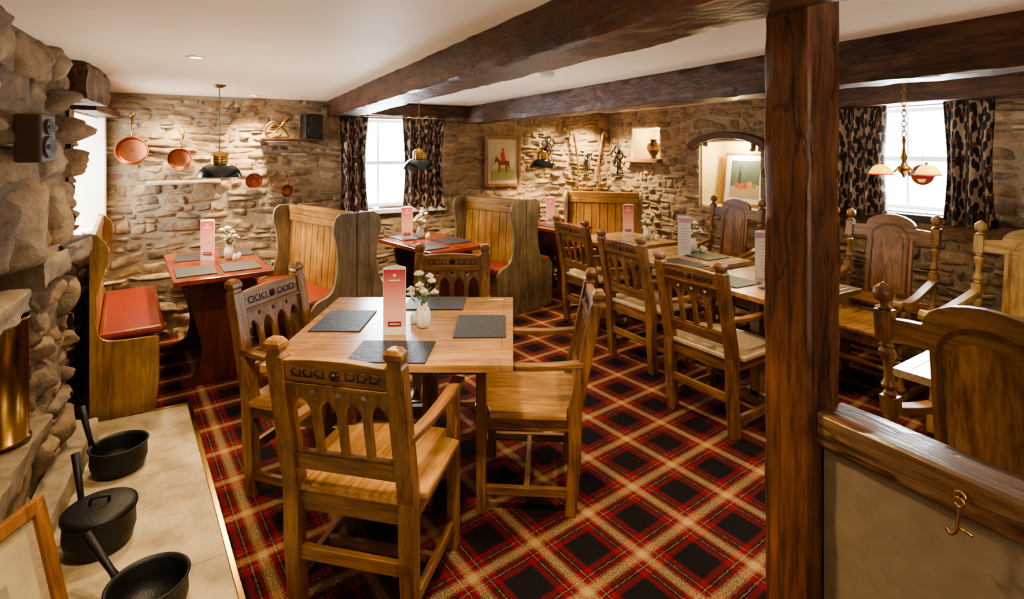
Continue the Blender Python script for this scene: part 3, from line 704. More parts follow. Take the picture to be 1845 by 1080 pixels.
def pedestal(wd,ln,loc,rz,label,top=topw):
    e=thing('dining_table',label,'table',loc,rz,'oak dining tables')
    mb=MB();k=4
    for i in range(k):
        a=-ln/2+.05+(ln-.1)*i/k;b=a+(ln-.1)/k;mb.box(-wd/2+.05,wd/2-.05,a+.0006,b-.0006,.722,.75)
    mb.box(-wd/2,-wd/2+.049,-ln/2,ln/2,.72,.75);mb.box(wd/2-.049,wd/2,-ln/2,ln/2,.72,.75)
    mb.box(-wd/2+.05,wd/2-.05,-ln/2,-ln/2+.049,.72,.75);mb.box(-wd/2+.05,wd/2-.05,ln/2-.049,ln/2,.72,.75);mb.box(-wd/2+.06,wd/2-.06,-ln/2+.06,ln/2-.06,.705,.722)
    obj('table_top',mb,top,.0015,parent=e)
    for s in (-1,1):
        mb=MB();mb.rects([(s*.10,0,.05,.035,.035),(s*.10,0,.68,.035,.035)]);obj('pedestal',mb,oakz,.004,parent=e)
    mb=MB();mb.box(-.03,.03,-ln*.36,ln*.36,.68,.705);mb.box(-.18,.18,-.035,.035,.66,.70);obj('bearer',mb,oakx,.004,parent=e)
    mb=MB();mb.box(-.16,.16,-.02,.02,.3,.36);obj('stretcher',mb,oakx,.004,parent=e)
    for s in (-1,1):
        mb=MB();mb.loft([[(s*.10-.035,y,0),(s*.10+.035,y,0),(s*.10+.035,y,z),(s*.10-.035,y,z)] for y,z in ((-ln*.24,.03),(-.06,.09),(.06,.09),(ln*.24,.03))]);obj('foot',mb,oaky,.004,parent=e)
    return e
pedestal(1.0,.97,V(-.495,2.585),-TH,'square light oak dining table with slate mats')
R1=(3.08,2.19);R2=(3.22,3.05);R3=(3.38,3.92);R0=(2.70,.72)
pedestal(.74,.74,R1,rad(0),'square oak dining table in the row');pedestal(.74,.74,R2,0,'square oak dining table in the row');pedestal(.72,.72,R3,0,'square oak dining table at the end of the row')
sunlit_top=wood('sunlit_table_top',(.52,.38,.22),(.74,.60,.40),'x',.22,.5,.8)  # daylight falling on this oak top is put into the wood colour
pedestal(.74,.82,R0,rad(4),'oak dining table, top coloured as sunlit, in front of a panelled armchair',sunlit_top)
# ------------------------------------------------------------ tabletop items
ZT=.7505
mm=MB();mm.box(-.16,.16,-.12,.12,0,.006)
mat0=obj('slate_placemat',mm,slate,.001,loc=(*V(-.83,2.64),ZT),rz=-TH+rad(90),label='dark slate placemat on the square table',category='placemat',group='slate placemats')
def place(l,d,r): dup(mat0,(*V(l,d),ZT),-TH+rad(r),'dark slate placemat on the square table')
place(-.42,2.94,0);place(-.15,2.56,91);place(-.50,2.235,-2)
for p,r in (((-.17,4.9),92),((.13,4.95),92),((-.14,4.32),97),((.14,4.36),97)): dup(mat0,(*p,ZT),rad(r),'slate placemat on the mahogany table')
for p,r in (((1.60,5.0),100),((1.62,4.45),100),((1.90,4.62),100)): dup(mat0,(*p,ZT),rad(r),'slate placemat on the window table')
for p,r in (((3.02,1.97),90),((2.9,2.35),90),((3.02,2.86),90),((3.40,3.0),90),((3.2,3.75),90),((3.3,5.0),100)): dup(mat0,(*p,ZT),rad(r),'slate placemat on the table')
def menu(front,label,loc,rz,name='menu_card'):
    e=thing('menu_card',label,'menu',loc,rz,'standing menu cards')
    mb=MB();w,h=.052,.31
    tri=[(-w,-.03),(w,-.03),(0,.035)]
    for a,b in ((0,1),(1,2),(2,0)):
        p,q=tri[a],tri[b];dx,dy=q[0]-p[0],q[1]-p[1];L=math.hypot(dx,dy);nx,ny=-dy/L*.0015,dx/L*.0015
        mb.add([(p[0],p[1],0),(q[0],q[1],0),(q[0]+nx,q[1]+ny,0),(p[0]+nx,p[1]+ny,0),(p[0],p[1],h),(q[0],q[1],h),(q[0]+nx,q[1]+ny,h),(p[0]+nx,p[1]+ny,h)],[(0,3,2,1),(4,5,6,7),(0,1,5,4),(1,2,6,5),(2,3,7,6),(3,0,4,7)])
    obj('card',mb,whitec,parent=e)
    if front=='pink':
        mb=MB();mb.box(-w+.003,w-.003,-.0315,-.0302,.045,.30);obj('printed_panel',mb,pinkm,parent=e)
        mb=MB();mb.box(-.03,.03,-.0325,-.0314,.040,.063);obj('printed_label',mb,pinkd,parent=e)
        mb=MB();mb.box(-.026,.026,-.0325,-.0314,.248,.254);obj('printed_heading',mb,whitec,parent=e)
        mb=MB();mb.box(-.022,.022,-.0332,-.0324,.049,.054);obj('printed_band',mb,whitec,parent=e)
        mb=MB();mb.box(-.006,.006,-.0332,-.0314,.268,.280);obj('printed_crest',mb,whitec,parent=e)
    else:
        mb=MB()
        for k in range(9):
            ww=.02+.018*rnd.random();mb.box(-ww,ww,-.0312,-.0302,.06+k*.022,.064+k*.022)
        obj('printed_lines',mb,plain('pale_print',(.55,.42,.50),.6),parent=e)
        mb=MB();mb.box(-w+.003,w-.003,-.0312,-.0302,.265,.30);obj('printed_band',mb,plain('mauve_print',(.6,.40,.48),.6),parent=e)
    return e
pinkm,nt,b=newmat('pink_gradient');tc=nt.nodes.new('ShaderNodeTexCoord');sp=nt.nodes.new('ShaderNodeSeparateXYZ');r=nt.nodes.new('ShaderNodeValToRGB')
nt.links.new(tc.outputs['Generated'],sp.inputs[0]);nt.links.new(sp.outputs[2],r.inputs[0]);nt.links.new(r.outputs[0],b.inputs['Base Color'])
r.color_ramp.elements[0].color=(.85,.50,.46,1);r.color_ramp.elements[1].color=(.45,.05,.08,1);r.color_ramp.elements[0].position=.25;b.inputs['Roughness'].default_value=.4
me1=menu('pink','tall pink and white menu card on the square table',(*V(-.54,2.47),ZT),-TH+rad(4))
for l,d,r in ((-2.34,4.12,5),(-1.0,5.08,10),(.44,6.1,0),(1.15,5.3,0)): dup(me1,(*V(l,d),ZT),-TH+rad(r),'tall pink menu card standing on a table')
me2=menu('white','tall white menu card on the oak table',(3.29,3.10,ZT),-TH);dup(me2,(3.17,2.30,ZT),-TH-rad(10))
def vase():
    n=24;mb=MB();prof=[(.018,0),(.026,.004),(.033,.03),(.036,.055),(.030,.085),(.019,.105),(.021,.118),(.018,.118),(.016,.10),(.02,.08)]
    secs=[[((r*(1+.05*math.cos(j*math.pi)))*math.cos(2*math.pi*j/n),(r*(1+.05*math.cos(j*math.pi)))*math.sin(2*math.pi*j/n),z) for j in range(n)] for r,z in prof]
    mb.loft(secs,True);return mb
vs0=obj('flower_vase',vase(),white,loc=(*V(-.425,2.55),ZT),label='small fluted white ceramic bud vase',category='vase',group='white bud vases')
def bouquet():
    e=thing('flower_bouquet','cream blossoms with green sprigs in a white vase','flowers',(0,0,0),0,'table flowers')
    R=random.Random(5);st=MB()
    for k in range(11):
        a=k*.8+R.random();rr=.015+.05*R.random();z=.155+.10*R.random();x,y=rr*math.cos(a),rr*math.sin(a)
        st.tube([(0,0,.10),(x*.4,y*.4,.14),(x,y,z)],.0015,5)
        f=MB()
        for q in range(7):
            b2=q*2*math.pi/7+k;f.ball((x+.012*math.cos(b2),y+.012*math.sin(b2),z+.003*math.sin(q*2)),.0100,6,4,(1,1,.7))
        f.ball((x,y,z+.006),.010,6,4);obj('blossom',f,cream,parent=e)
    obj('stems',st,leafg,parent=e)
    lf=MB()
    for k in range(22):
        a=k*2.4;rr=.02+.045*R.random();z=.12+.11*R.random();x,y=rr*math.cos(a),rr*math.sin(a)
        M=T((x,y,z))@RZ(a)@Matrix.Rotation(-.6,4,'Y')
        lf.add([(-.02,0,0),(0,.008,.002),(.022,0,0),(0,-.008,.002)],[(0,1,2,3)],M=M)
    obj('leaves',lf,leafg,parent=e)
    return e
bq=bouquet();bq.location=vs0.location
mbs=MB();mbs.lathe([(.001,0),(.014,0),(.017,.01),(.017,.03),(.012,.045),(.006,.052),(.0005,.053)],14)
sh=obj('salt_shaker',mbs,white,loc=(*V(-.48,2.60),ZT),label='small white ceramic salt shaker',category='shaker',group='salt and pepper shakers')
s2=dup(sh,(*V(-.465,2.66),ZT),0,'small white ceramic pepper shaker');s2.name='pepper_shaker'
for l,d in ((-2.20,4.14),(-.88,5.12),(1.28,5.05),(1.50,4.42)):
    p=V(l,d);dup(vs0,(*p,ZT),.5);dup(bq,(*p,ZT),rnd.uniform(0,6))
    dup(sh,(p[0]+.07,p[1]-.03,ZT),0);
    q=dup(sh,(p[0]+.04,p[1]-.08,ZT),0,'small white ceramic pepper shaker');q.name='pepper_shaker'
# ------------------------------------------------------------ lamps
def pendant(x,y,zb,label,en=60):
    e=thing('pendant_lamp',label,'lamp',(x,y,zb),0,'green enamel pendant lamps')
    mb=MB();mb.lathe([(.15,0),(.148,.012),(.135,.045),(.105,.078),(.07,.095),(.05,.10),(.05,.096),(.07,.090),(.10,.072),(.13,.04),(.144,.01),(.148,.0)],36);obj('lamp_shade',mb,greensh,parent=e)
    mb=MB();mb.lathe([(.055,.095),(.056,.10),(.056,.16),(.050,.17),(.045,.172),(.045,.178),(.03,.185),(.008,.19),(.006,.20)],28)
    for k in range(3): mb.lathe([(.056,.108+k*.018),(.060,.112+k*.018),(.060,.118+k*.018),(.056,.122+k*.018)],28)
    obj('lamp_cap',mb,brass,parent=e)
    mb=MB();mb.tube([(0,0,.19),(0,0,H-zb-.01)],.0035,6);obj('cord',mb,brassd,parent=e)
    mb=MB();mb.lathe([(.001,0),(.045,0),(.045,-.006),(.02,-.022),(.001,-.024)],20,(0,0,H-zb));obj('ceiling_rose',mb,brassd,parent=e)
    mb=MB();mb.ball((0,0,.045),.028,12,8);obj('bulb',mb,bulb,parent=e)
    L=bpy.data.lights.new('pendant_light','SPOT');L.energy=en;L.color=(1,.72,.42);L.spot_size=rad(150);L.spot_blend=.6;L.shadow_soft_size=.04
    o=bpy.data.objects.new('lamp_or_fill_light',L);COL.objects.link(o);o.parent=e;o.location=(0,0,.0)
    return e
pendant(.01,4.5,1.40,'dark green pendant lamp with brass cap above the mahogany table',45)
pendant(1.64,4.76,1.42,'dark green pendant lamp with brass cap by the window',50)
pendant(3.20,5.08,1.40,'dark green pendant lamp with brass cap in the corner booth',50)
def spot(x,y,energy,col=(1,.74,.42),size=110,tilt=(0,0),fix=False,soft=.05,z=H-.015):
    if fix:
        e=thing('recessed_downlight','small white recessed ceiling downlight','light',(x,y,H),0,'ceiling downlights')
        mb=MB();mb.lathe([(.045,0),(.045,-.006),(.032,-.006),(.030,0)],24);obj('bezel',mb,whitep,parent=e)
        mb=MB();mb.lathe([(.030,-.002),(.001,-.0021)],24);obj('lens',mb,bulb,parent=e)
    L=bpy.data.lights.new('downlight','SPOT');L.energy=energy;L.color=col;L.spot_size=rad(size);L.spot_blend=.7;L.shadow_soft_size=soft
    o=bpy.data.objects.new('lamp_or_fill_light',L);COL.objects.link(o)
    if fix:o.parent=e;o.location=(0,0,-.015)
    else:o.location=(x,y,z)
    o.rotation_euler=(tilt[0],tilt[1],0)
    return o
spot(-.1,3.2,80,fix=True)
spot(.28,5.22,230,size=118,fix=True);spot(-.35,5.25,110,size=112)
spot(4.05,5.18,240,size=122);spot(3.5,5.25,70,size=110)
spot(.55,1.35,120,size=112);spot(1.9,1.9,95,size=110);spot(3.0,.95,100,size=115);spot(.0,1.7,90,size=112)  # added spots without fittings, to brighten the front of the room
spot(2.9,3.9,55,size=112);spot(1.75,3.4,70,size=110);spot(3.6,2.4,25,size=110)  # more added fill spots over the far tables, no fittings there
def fill_uplight(x,y,z,e,col=(1,.88,.74)):  # added upward spot with no fitting, brightens the ceiling
    L=bpy.data.lights.new('fill_uplight','SPOT');L.energy=e;L.color=col;L.spot_size=rad(168);L.spot_blend=1;L.shadow_soft_size=.3
    o=bpy.data.objects.new('unseen_light',L);COL.objects.link(o);o.location=(x,y,z);o.rotation_euler=(math.pi,0,0);return o
fill_uplight(.3,-.3,.9,80);fill_uplight(.2,3.2,.9,42,(1,.84,.64));fill_uplight(1.8,3.0,.9,30);fill_uplight(3.3,1.3,.9,30,(1,.92,.84));fill_uplight(3.1,4.2,.95,16)
def point(x,y,z,e,col,soft=.15):
    L=bpy.data.lights.new('unseen_light','POINT');L.energy=e;L.color=col;L.shadow_soft_size=soft
    o=bpy.data.objects.new('unseen_light',L);COL.objects.link(o);o.location=(x,y,z);return o
point(.6,-.8,1.4,18,(1,.84,.66),.35)  # added fill behind the camera, no lamp stands there
point(XR+.2,4.8,1.80,8,(1,.80,.40),.03);point(XR+.12,3.64,1.62,20,(1,.82,.45),.03)
def area(loc,rot,sx,sy,e,col):
    L=bpy.data.lights.new('window_daylight','AREA');L.shape='RECTANGLE';L.size=sx;L.size_y=sy;L.energy=e;L.color=col
    o=bpy.data.objects.new('window_daylight',L);COL.objects.link(o);o.location=loc;o.rotation_euler=rot;return o
area((1.66,YW+.5,1.55),(rad(-90),0,0),.9,.95,110,(.86,.93,1));area((XR+.5,2.0,1.6),(0,rad(90),0),.9,.9,150,(.88,.94,1));area((XL-.55,5.0,1.45),(0,rad(-90),0),.9,.9,40,(1,.96,.88))
mb=MB();mb.lathe([(.001,0),(.05,0),(.05,-.02),(.035,-.035),(.001,-.037)],24);obj('smoke_detector',mb,whitep,loc=(*V(.21,3.3),H),label='round white smoke detector on the ceiling',category='smoke detector')
# chandelier
cx,cy,cz=3.10,1.43,1.50
e=thing('gaslight_chandelier','brass gaslight chandelier with amber glass shades','chandelier',(cx,cy,cz))
mb=MB();n=14
for k in range(n):
    z=.16+k*(H-cz-.20)/n
    P=[(.010*math.cos(a)*(1 if k%2 else 0),.010*math.cos(a)*(0 if k%2 else 1),z+.018*math.sin(a)+.02) for a in [i*math.pi/4 for i in range(8)]]
    mb.tube(P,.0025,5,closed=True)
obj('chain',mb,brassd,parent=e)
mb=MB();mb.lathe([(.001,-.045),(.006,-.04),(.010,-.028),(.020,-.015),(.034,0),(.030,.010),(.014,.02),(.009,.04),(.015,.06),(.009,.08),(.005,.12),(.009,.15),(.004,.17)],18);obj('body',mb,brassd,parent=e)
mb=MB();mb.lathe([(.001,0),(.05,0),(.045,-.012),(.01,-.02),(.008,-.04)],18,(0,0,H-cz));obj('ceiling_rose',mb,brassd,parent=e)
rglass=plain('ruby_glass',(.5,.03,.01),.2,emit=.5,ec=(1,.06,.01))
for k in range(2):
    a=rad(-65+180*k);ca,sa=math.cos(a),math.sin(a)
    mb=MB();P=spline_smooth([(.02*ca,.02*sa,.01),(.05*ca,.05*sa,-.02),(.08*ca,.08*sa,-.005),(.092*ca,.092*sa,.035),(.095*ca,.095*sa,.025)],5);mb.tube(P,.004,6);obj('arm',mb,brassd,parent=e)
    mb=MB();c=(.098*ca,.098*sa,0);mb.lathe([(.012,.022),(.022,.020),(.036,.010),(.047,-.006),(.053,-.020),(.055,-.026),(.051,-.022),(.044,-.006),(.030,.008)],20,c);obj('glass_shade',mb,yglass,parent=e)
    mb=MB();mb.lathe([(.0550,-.0245),(.0562,-.0275),(.0550,-.0305),(.0540,-.0275)],20,c);obj('shade_rim',mb,rglass,parent=e)
# ------------------------------------------------------------ pictures
def flatshape(e,name,poly,t0,t1,mat): 
    mb=MB();mb.prism(poly,t0,t1,'xz');return obj(name,mb,mat,parent=e)
def ell(cx,cz,a,b,n=16,r=0):
    return [(cx+a*math.cos(t)*math.cos(r)-b*math.sin(t)*math.sin(r),cz+a*math.cos(t)*math.sin(r)+b*math.sin(t)*math.cos(r)) for t in [2*math.pi*i/n for i in range(n)]]
def picture(wd,ht,fw,loc,rot,fmat,mount,label,mw=.05,art=None):
    e=thing('framed_picture',label,'picture',loc,rot=rot)
    mb=MB();a,b=wd/2,ht/2
    for P in ([(-a,-b),(a,-b),(a-fw,-b+fw),(-a+fw,-b+fw)],[(a,-b),(a,b),(a-fw,b-fw),(a-fw,-b+fw)],[(a,b),(-a,b),(-a+fw,b-fw),(a-fw,b-fw)],[(-a,b),(-a,-b),(-a+fw,-b+fw),(-a+fw,b-fw)]):
        mb.prism(P,-.025,0,'xz')
    obj('frame',mb,fmat,.003,parent=e)
    mb=MB();mb.box(-a+fw,a-fw,-.010,-.002,-b+fw,b-fw);obj('mount',mb,mount,parent=e)
    if art: art(e,a-fw-mw,b-fw-mw)
    return e
skyp=plain('aged_paper',(.62,.53,.35),.7,bs=12,var=.5);brownh=plain('print_bay',(.16,.07,.03),.7);redc=plain('print_red',(.55,.06,.04),.7);greenp=plain('print_green',(.28,.30,.12),.7);greyp=plain('print_dark',(.10,.09,.08),.7)
def hunt(e,a,b):
    f=lambda n,P,t,m:flatshape(e,n,P,-.0125-t*.0006,-.0105,m)
    f('print_ground',[(-a,-b),(a,-b),(a,b),(-a,b)],0,skyp)
    f('print_grass',[(-a,-b),(a,-b),(a,-b*.45),(0,-b*.35),(-a,-b*.5)],1,greenp)
    f('horse_figure',[(-a*.75,-b*.1),(-a*.6,b*.25),(-a*.45,b*.2),(-a*.3,b*.05),(a*.3,b*.05),(a*.55,0),(a*.6,-b*.4),(a*.5,-b*.4),(a*.4,-b*.15),(a*.35,-b*.6),(a*.27,-b*.6),(a*.2,-b*.2),(-a*.2,-b*.2),(-a*.3,-b*.6),(-a*.38,-b*.6),(-a*.38,-b*.1),(-a*.5,0)],2,brownh)
    f('rider_figure',[(-a*.15,-b*.1),(-a*.1,b*.1),(-a*.2,b*.35),(-a*.05,b*.55),(a*.1,b*.52),(a*.2,b*.1),(a*.1,-b*.05)],3,redc)
    f('rider_figure',ell(0,b*.64,a*.08,b*.08),3,greyp)
fw1=wood('frame_oak',(.16,.065,.02),(.32,.15,.05),'z',.4)
picture(.46,.58,.035,(2.88,YW-.055,1.465),(0,0,0),fw1,plain('buff_mount',(.52,.46,.34),.8),'oak-framed print of a red-coated rider on horseback',.045,hunt)
def still(e,a,b):
    f=lambda n,P,t,m:flatshape(e,n,P,-.0125-t*.0006,-.0105,m)
    f('print_ground',[(-a,-b),(a,-b),(a,b),(-a,b)],0,plain('still_dark',(.09,.12,.12),.6))
    f('print_cloth',[(-a,-b),(a,-b),(a,-b*.3),(a*.2,-b*.2),(-a,-b*.45)],1,plain('still_cloth',(.45,.36,.26),.6))
    for k,(x,z,r,c) in enumerate(((-.5,-.35,.16,(.5,.10,.05)),(-.2,-.42,.17,(.55,.16,.06)),(.1,-.38,.15,(.45,.08,.06)),(.4,-.3,.18,(.50,.28,.12)),(.68,-.35,.13,(.2,.25,.08)))):
        f('fruit_motif',ell(a*x,b*z,a*r,b*r*1.1),2,plain('fruit%d'%k,c,.6))
    f('bottle_motif',[(-a*.45,-b*.3),(-a*.25,-b*.3),(-a*.25,b*.3),(-a*.31,b*.45),(-a*.31,b*.75),(-a*.39,b*.75),(-a*.39,b*.45),(-a*.45,b*.3)],1.5,plain('bottle_motif',(.03,.05,.03),.5))
picture(.50,.54,.022,(XR+.20,3.60,1.30),(rad(-8),0,rad(-90)),fw1,whitec,'framed still-life print of fruit leaning in the arched niche',.06,still)
def doc(e,a,b):
    f=lambda n,P,t,m:flatshape(e,n,P,-.0125-t*.0006,-.0105,m)
    f('print_sheet',[(-a,-b),(a,-b),(a,b),(-a,b)],0,skyp)
    f('print_block',[(-a*.4,-b*.1),(a*.4,-b*.1),(a*.4,b*.5),(-a*.4,b*.5)],1,plain('print_grey',(.35,.31,.24),.7))
    for k in range(9): f('print_rule',[(-a*.8,-b*(.2+k*.08)),(a*.8,-b*(.2+k*.08)),(a*.8,-b*(.185+k*.08)),(-a*.8,-b*(.185+k*.08))],1,greyp)
picture(.42,.50,.04,(-.545,1.965,.275),(rad(-13),0,rad(62)),fw1,plain('pale_mount',(.46,.38,.25),.8,var=.5),'wooden framed document leaning beside the hearth',.03,doc)
mb=MB();c=3.65;secs=[]
for i in range(17):
    a=rad(25)+rad(130)*i/16
    y=c+.52*math.cos(a)*.95;z0=1.50+.215*math.sin(a)*1.0
    hh=.055;ca=math.cos(a)
    secs.append([(XR-.075,y,z0),(XR+.06,y,z0),(XR+.06,y+hh*ca*.6,z0+hh+.01),(XR-.075,y+hh*ca*.6,z0+hh+.01)])
mb.loft(secs);obj('arched_lintel',mb,darkb,.008,label='curved dark timber lintel over the arched niche',category='lintel')
mb=MB();mb.box(XR-.09,XR+.34,NI[0]-.03,NI[1]+.03,NI[2]-.02,NI[2]+.022);obj('niche_shelf',mb,wood('shelf_w',(.3,.15,.05),(.5,.3,.12),'y'),.004,label='wooden shelf in the lit niche',category='shelf')
e=thing('urn','dark patterned two-handled urn in the lit niche','urn',(XR+.10,4.80,NI[2]+.022));e.scale=(.85,.85,.85)
mb=MB();mb.lathe([(.001,0),(.05,0),(.045,.015),(.03,.03),(.06,.07),(.085,.13),(.085,.17),(.06,.21),(.04,.23),(.045,.26),(.06,.27),(.055,.275),(.03,.25)],24);obj('urn_body',mb,plain('urn_brown',(.05,.024,.012),.35),parent=e)
mb=MB();mb.lathe([(.088,.12),(.0885,.14),(.088,.175)],24);obj('painted_band',mb,plain('urn_band',(.30,.13,.04),.4),parent=e)
for s in (-1,1):
    mb=MB();mb.tube(spline_smooth([(0,s*.07,.09),(0,s*.12,.13),(0,s*.11,.20),(0,s*.05,.225)],5),.008,8);obj('handle',mb,brassd,parent=e)
# ------------------------------------------------------------ copper pans
def copperpan(x,z,r,hl,label,tilt=0):
    e=thing('copper_pan',label,'pan',(x,YW-.05,z),group='hanging copper pans',rot=(0,tilt,0))
    M=Matrix.Rotation(math.pi/2,4,'X')
    mb=MB();mb.lathe([(r*.05,-.006),(r*.8,-.005),(r*.88,.0),(r*1.0,.045),(r*1.03,.048),(r*1.0,.050),(r*.96,.045),(r*.86,.006),(r*.8,.002),(r*.05,.001)],32,(0,0,0),M);obj('pan_body',mb,copper,parent=e)
    mb=MB();mb.tube([(0,-.035,r*.95),(0,-.025,r+.25*hl),(0,-.012,r+hl*.9)],[r*.09,r*.05,r*.08],8)
    P=[(.02*math.cos(a),-.012,r+hl*.95+.02*math.sin(a)) for a in [i*math.pi/5 for i in range(10)]];mb.tube(P,.004,6,closed=True);obj('handle',mb,brass,parent=e)
    return e
copperpan(-.625,1.59,.115,.20,'large round copper pan with brass handle on the stone wall')
copperpan(-.29,1.52,.09,.15,'copper pan with brass handle on the stone wall',rad(4))
copperpan(.29,1.315,.07,.09,'small copper pan hanging on the stone wall')
copperpan(.57,1.215,.052,.10,'smallest copper pan hanging low on the stone wall')
mb=slab(-.53,.02,YW-.13,YW+.02,1.30,1.335);obj('stone_ledge',mb,slabm,label='flat stone ledge projecting from the wall',category='ledge')
mb=MB();mb.box(.34,.88,YW-.24,YW-.02,1.68,1.705);obj('wall_shelf',mb,darkx,.004,label='small dark wooden wall shelf',category='shelf')
def speaker(loc,rz,w,h,d,mat,label):
    e=thing('loudspeaker',label,'speaker',loc,rz,'wall loudspeakers')
    mb=MB();mb.box(-w/2,w/2,-d/2,d/2,0,h);obj('cabinet',mb,mat,.008,parent=e)
    M=Matrix.Rotation(math.pi/2,4,'X')
    for zc,r in ((h*.32,w*.36),(h*.74,w*.26)):
        mb=MB();mb.lathe([(r*1.08,0),(r*1.08,.006),(r,.008),(r*.4,-.004),(r*.25,.004),(.001,.006)],20,(0,0,0),T((0,-d/2,zc))@M);obj('speaker_driver',mb,cone,parent=e)
speaker((.78,YW-.14,1.706),rad(12),.165,.23,.15,black,'black two-way loudspeaker on the wall shelf')
speaker((-.565,2.46,1.555),rad(78),.10,.17,.08,plain('brown_vinyl',(.10,.07,.045),.6),'small brown loudspeaker fixed to the chimney stones')
e=thing('brass_horn','aged brass horn and loop ornament on the wall shelf','ornament',(.50,YW-.15,1.706))
mb=MB();P=spline_smooth([(-.10,0,.01),(-.12,0,.08),(-.06,0,.15),(.02,0,.10),(.07,0,.02),(.0,0,.010)],6,True);mb.tube(P,.009,8,closed=True);obj('loop',mb,brassd,parent=e)
mb=MB();mb.tube([(-.07,-.02,.03),(.02,-.02,.12),(.06,-.02,.19)],[.008,.012,.03],12);obj('horn',mb,brass,parent=e)
def crook(x,z0,z1,fl,label):
    mb=MB();P=spline_smooth([(x,YW-.07,z0),(x+.015*fl,YW-.065,z0+(z1-z0)*.4),(x-.02*fl,YW-.07,z0+(z1-z0)*.75),(x-.05*fl,YW-.07,z1-.02),(x-.09*fl,YW-.07,z1),(x-.12*fl,YW-.07,z1-.05)],6)
    mb.tube(P,[.014+.003*math.sin(i*1.3) for i in range(len(P))],8);obj('wooden_crook',mb,wood('hazel%d'%int(x*100),(.16,.08,.03),(.34,.19,.08),'z'),label=label,category='walking stick',group='wall-hung wooden crooks')
crook(3.93,1.12,1.80,1,'bent hazel crook hanging on the stone wall');crook(4.28,1.12,1.82,-1,'bent hazel crook hanging on the stone wall')
mb=MB();mb.box(3.88,4.33,YW-.085,YW-.03,1.09,1.118);obj('wall_rack',mb,fw1,.004,label='thin wooden rack bar on the wall',category='rack')
def iron(x,z,s,axis):
    mb=MB()
    for k,(a,b) in enumerate(((0,.10),(.05,.06),(-.05,.05),(0,-.05))):
        P=spline_smooth([(a*s,0,b*s-.06*s),(a*s+.04*s,-.01,b*s),(a*s,-.02,b*s+.05*s),(a*s-.04*s,-.02,b*s),(a*s-.01*s,-.02,b*s-.02*s)],5);mb.tube(P,.008*s,6)
    mb.tube([(0,0,-.16*s),(0,0,.2*s)],.008*s,6);mb.tube([(-.09*s,0,-.16*s),(.09*s,0,-.16*s)],.008*s,6)
    mb.box(-.02,.02,0,.05,-.02,.02)
    M=T((x,YW-.05,z)) if axis==0 else T((XR-.05,x,z))@RZ(-math.pi/2)
    mb.v=[tuple(M@Vector(v)) for v in mb.v]
    obj('iron_ornament',mb,blackiron,label='scrolled black wrought-iron ornament on the wall',category='ornament',group='wrought-iron wall ornaments')
iron(3.50,1.62,1.0,0);iron(5.28,1.47,1.2,1);iron(4.1,1.45,.7,0)
# badge
e=thing('pub_badge','red enamel crest badge hanging in the window','sign',(XR-.06,1.93,1.42),rad(-90))
mb=MB();M=Matrix.Rotation(math.pi/2,4,'X');mb.lathe([(.001,-.006),(.072,-.006),(.075,0),(.072,.006),(.001,.006)],32,(0,0,0),M);obj('badge_disc',mb,redc,parent=e)
mb=MB();mb.prism([(-.085,-.012),(.085,-.012),(.09,.022),(-.09,.022)],-.011,-.0065,'xz');obj('badge_banner',mb,pinkd,parent=e)
vs,fs=textmesh('BURTON',.036);mb=MB();mb.add([(a,-.0125+(-b),c+.005) for a,b,c in vs],fs);obj('badge_lettering',mb,whitec,parent=e)
mb=MB();mb.prism(ell(0,.052,.02,.02,5),-.010,-.0062,'xz');obj('badge_emblem',mb,brass,parent=e)
mb=MB();mb.prism([(-.03,-.03),(.03,-.03),(.018,-.055),(-.018,-.055)],-.010,-.0062,'xz');obj('badge_scroll',mb,brass,parent=e)
mb=MB();mb.tube([(0,0,.07),(0,0,.50)],.0015,5);obj('badge_cord',mb,brassd,parent=e)
mb=MB();mb.lathe([(.001,0),(.078,0),(.078,.012),(.070,.016),(.070,.44),(.075,.445),(.075,.455),(.068,.455),(.066,.05),(.001,.04)],32)
obj('brass_canister',mb,brassc,loc=(-.685,2.60,.530),label='tall polished brass canister on the hearth ledge',category='canister')
mb=MB()
for s in (-1,1): mb.tube(spline_smooth([(-.60,3.02+s*.012,1.172),(-.57,3.16+s*.03,1.182),(-.56,3.34+s*.012,1.175)],6),.006,6)
mb.tube([(-.60,2.99,1.172),(-.60,3.05,1.172)],.009,8);obj('fire_tongs',mb,blackiron,label='small black iron tongs lying on the lintel stone',category='tongs')
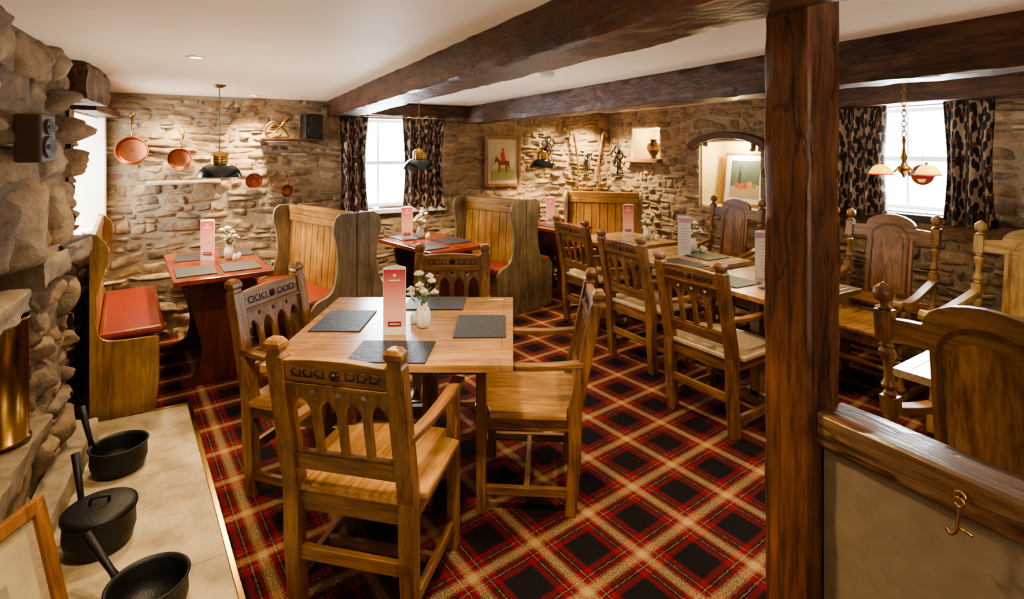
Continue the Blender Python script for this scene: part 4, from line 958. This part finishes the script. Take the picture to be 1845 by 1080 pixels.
def ironpan(x,y,r,h,hd,label,lid=False,z=.031):
    e=thing('cast_iron_saucepan',label,'saucepan',(x,y,z),group='cast iron saucepans by the hearth')
    mb=MB();prof=[(.001,0),(r*.78,0),(r*.90,.015),(r*1.0,h*.45),(r*.98,h*.8),(r*1.0,h*.93),(r*1.05,h),(r*.99,h+.003),(r*.93,h*.9),(r*.92,h*.5),(r*.8,.02),(.001,.012)]
    mb.lathe(prof,36);obj('pan_body',mb,blackiron,parent=e)
    hx_,hy,hz=hd;n=math.hypot(hx_,hy);sx,sy=hx_/n*r*.98,hy/n*r*.98
    mb=MB();mb.tube([(sx,sy,h*.75),(sx+hx_*.25,sy+hy*.25,h*.75+hz*.25),(sx+hx_,sy+hy,h*.75+hz)],[.015,.011,.016],8);obj('handle',mb,blackiron,parent=e)
    if lid:
        mb=MB();mb.lathe([(r*1.04,h+.003),(r*1.04,h+.012),(r*.9,h+.02),(r*.3,h+.028),(.001,h+.03)],36);mb.tube(spline_smooth([(-.03,0,h+.025),(-.025,0,h+.05),(.025,0,h+.05),(.03,0,h+.025)],5),.006,8);obj('lid',mb,blackiron,parent=e)
ironpan(-.425,3.22,.118,.13,(-.05,.02,.22),'black cast iron saucepan with long upright handle')
ironpan(-.41,2.64,.120,.14,(-.03,.04,.22),'black lidded cast iron saucepan on the hearth',True)
ironpan(-.205,2.15,.118,.13,(-.11,.10,.14),'open black cast iron saucepan by the brass hearth edge')
# cabin hook
e=thing('brass_cabin_hook','small brass cabin hook hanging on the timber rail','hook',(1.209,.460,.962));e.scale=(.8,.8,.8)
mb=MB();mb.tube([(0.02,0,0),(-.012,0,0)],.005,8);mb.tube([(-.018,.011*math.cos(a),.011*math.sin(a)) for a in [i*math.pi/6 for i in range(12)]],.0042,6,closed=True);obj('screw_eye',mb,brass,parent=e)
mb=MB();mb.tube([(-.022,.010*math.cos(a),-.012+.010*math.sin(a)) for a in [i*math.pi/6 for i in range(12)]],.0036,6,closed=True)
mb.tube(spline_smooth([(-.022,0,-.020),(-.022,0,-.045),(-.022,.004,-.078),(-.022,.016,-.094),(-.022,.024,-.084)],5),.0042,8);mb.tube([(-.022,0,-.07),(-.022,-.026,-.074)],.0038,8);obj('hook_arm',mb,brass,parent=e)
# ------------------------------------------------------------ world & camera
w=bpy.data.worlds.new('World');bpy.context.scene.world=w;w.use_nodes=True
w.node_tree.nodes['Background'].inputs[0].default_value=(.92,.96,1,1);w.node_tree.nodes['Background'].inputs[1].default_value=8
cam=bpy.data.cameras.new('Camera');co=bpy.data.objects.new('Camera',cam);COL.objects.link(co)
cam.sensor_width=36;cam.sensor_fit='HORIZONTAL';cam.lens=36*960/1845;cam.shift_y=-270/1845;cam.clip_start=.02
co.location=(0,0,1.6);co.rotation_euler=(rad(90),0,-TH)
bpy.context.scene.camera=co
sc=bpy.context.scene
sc.view_settings.view_transform='AgX'
try: sc.view_settings.look='AgX - Medium High Contrast'
except Exception: pass
sc.view_settings.exposure=0.15
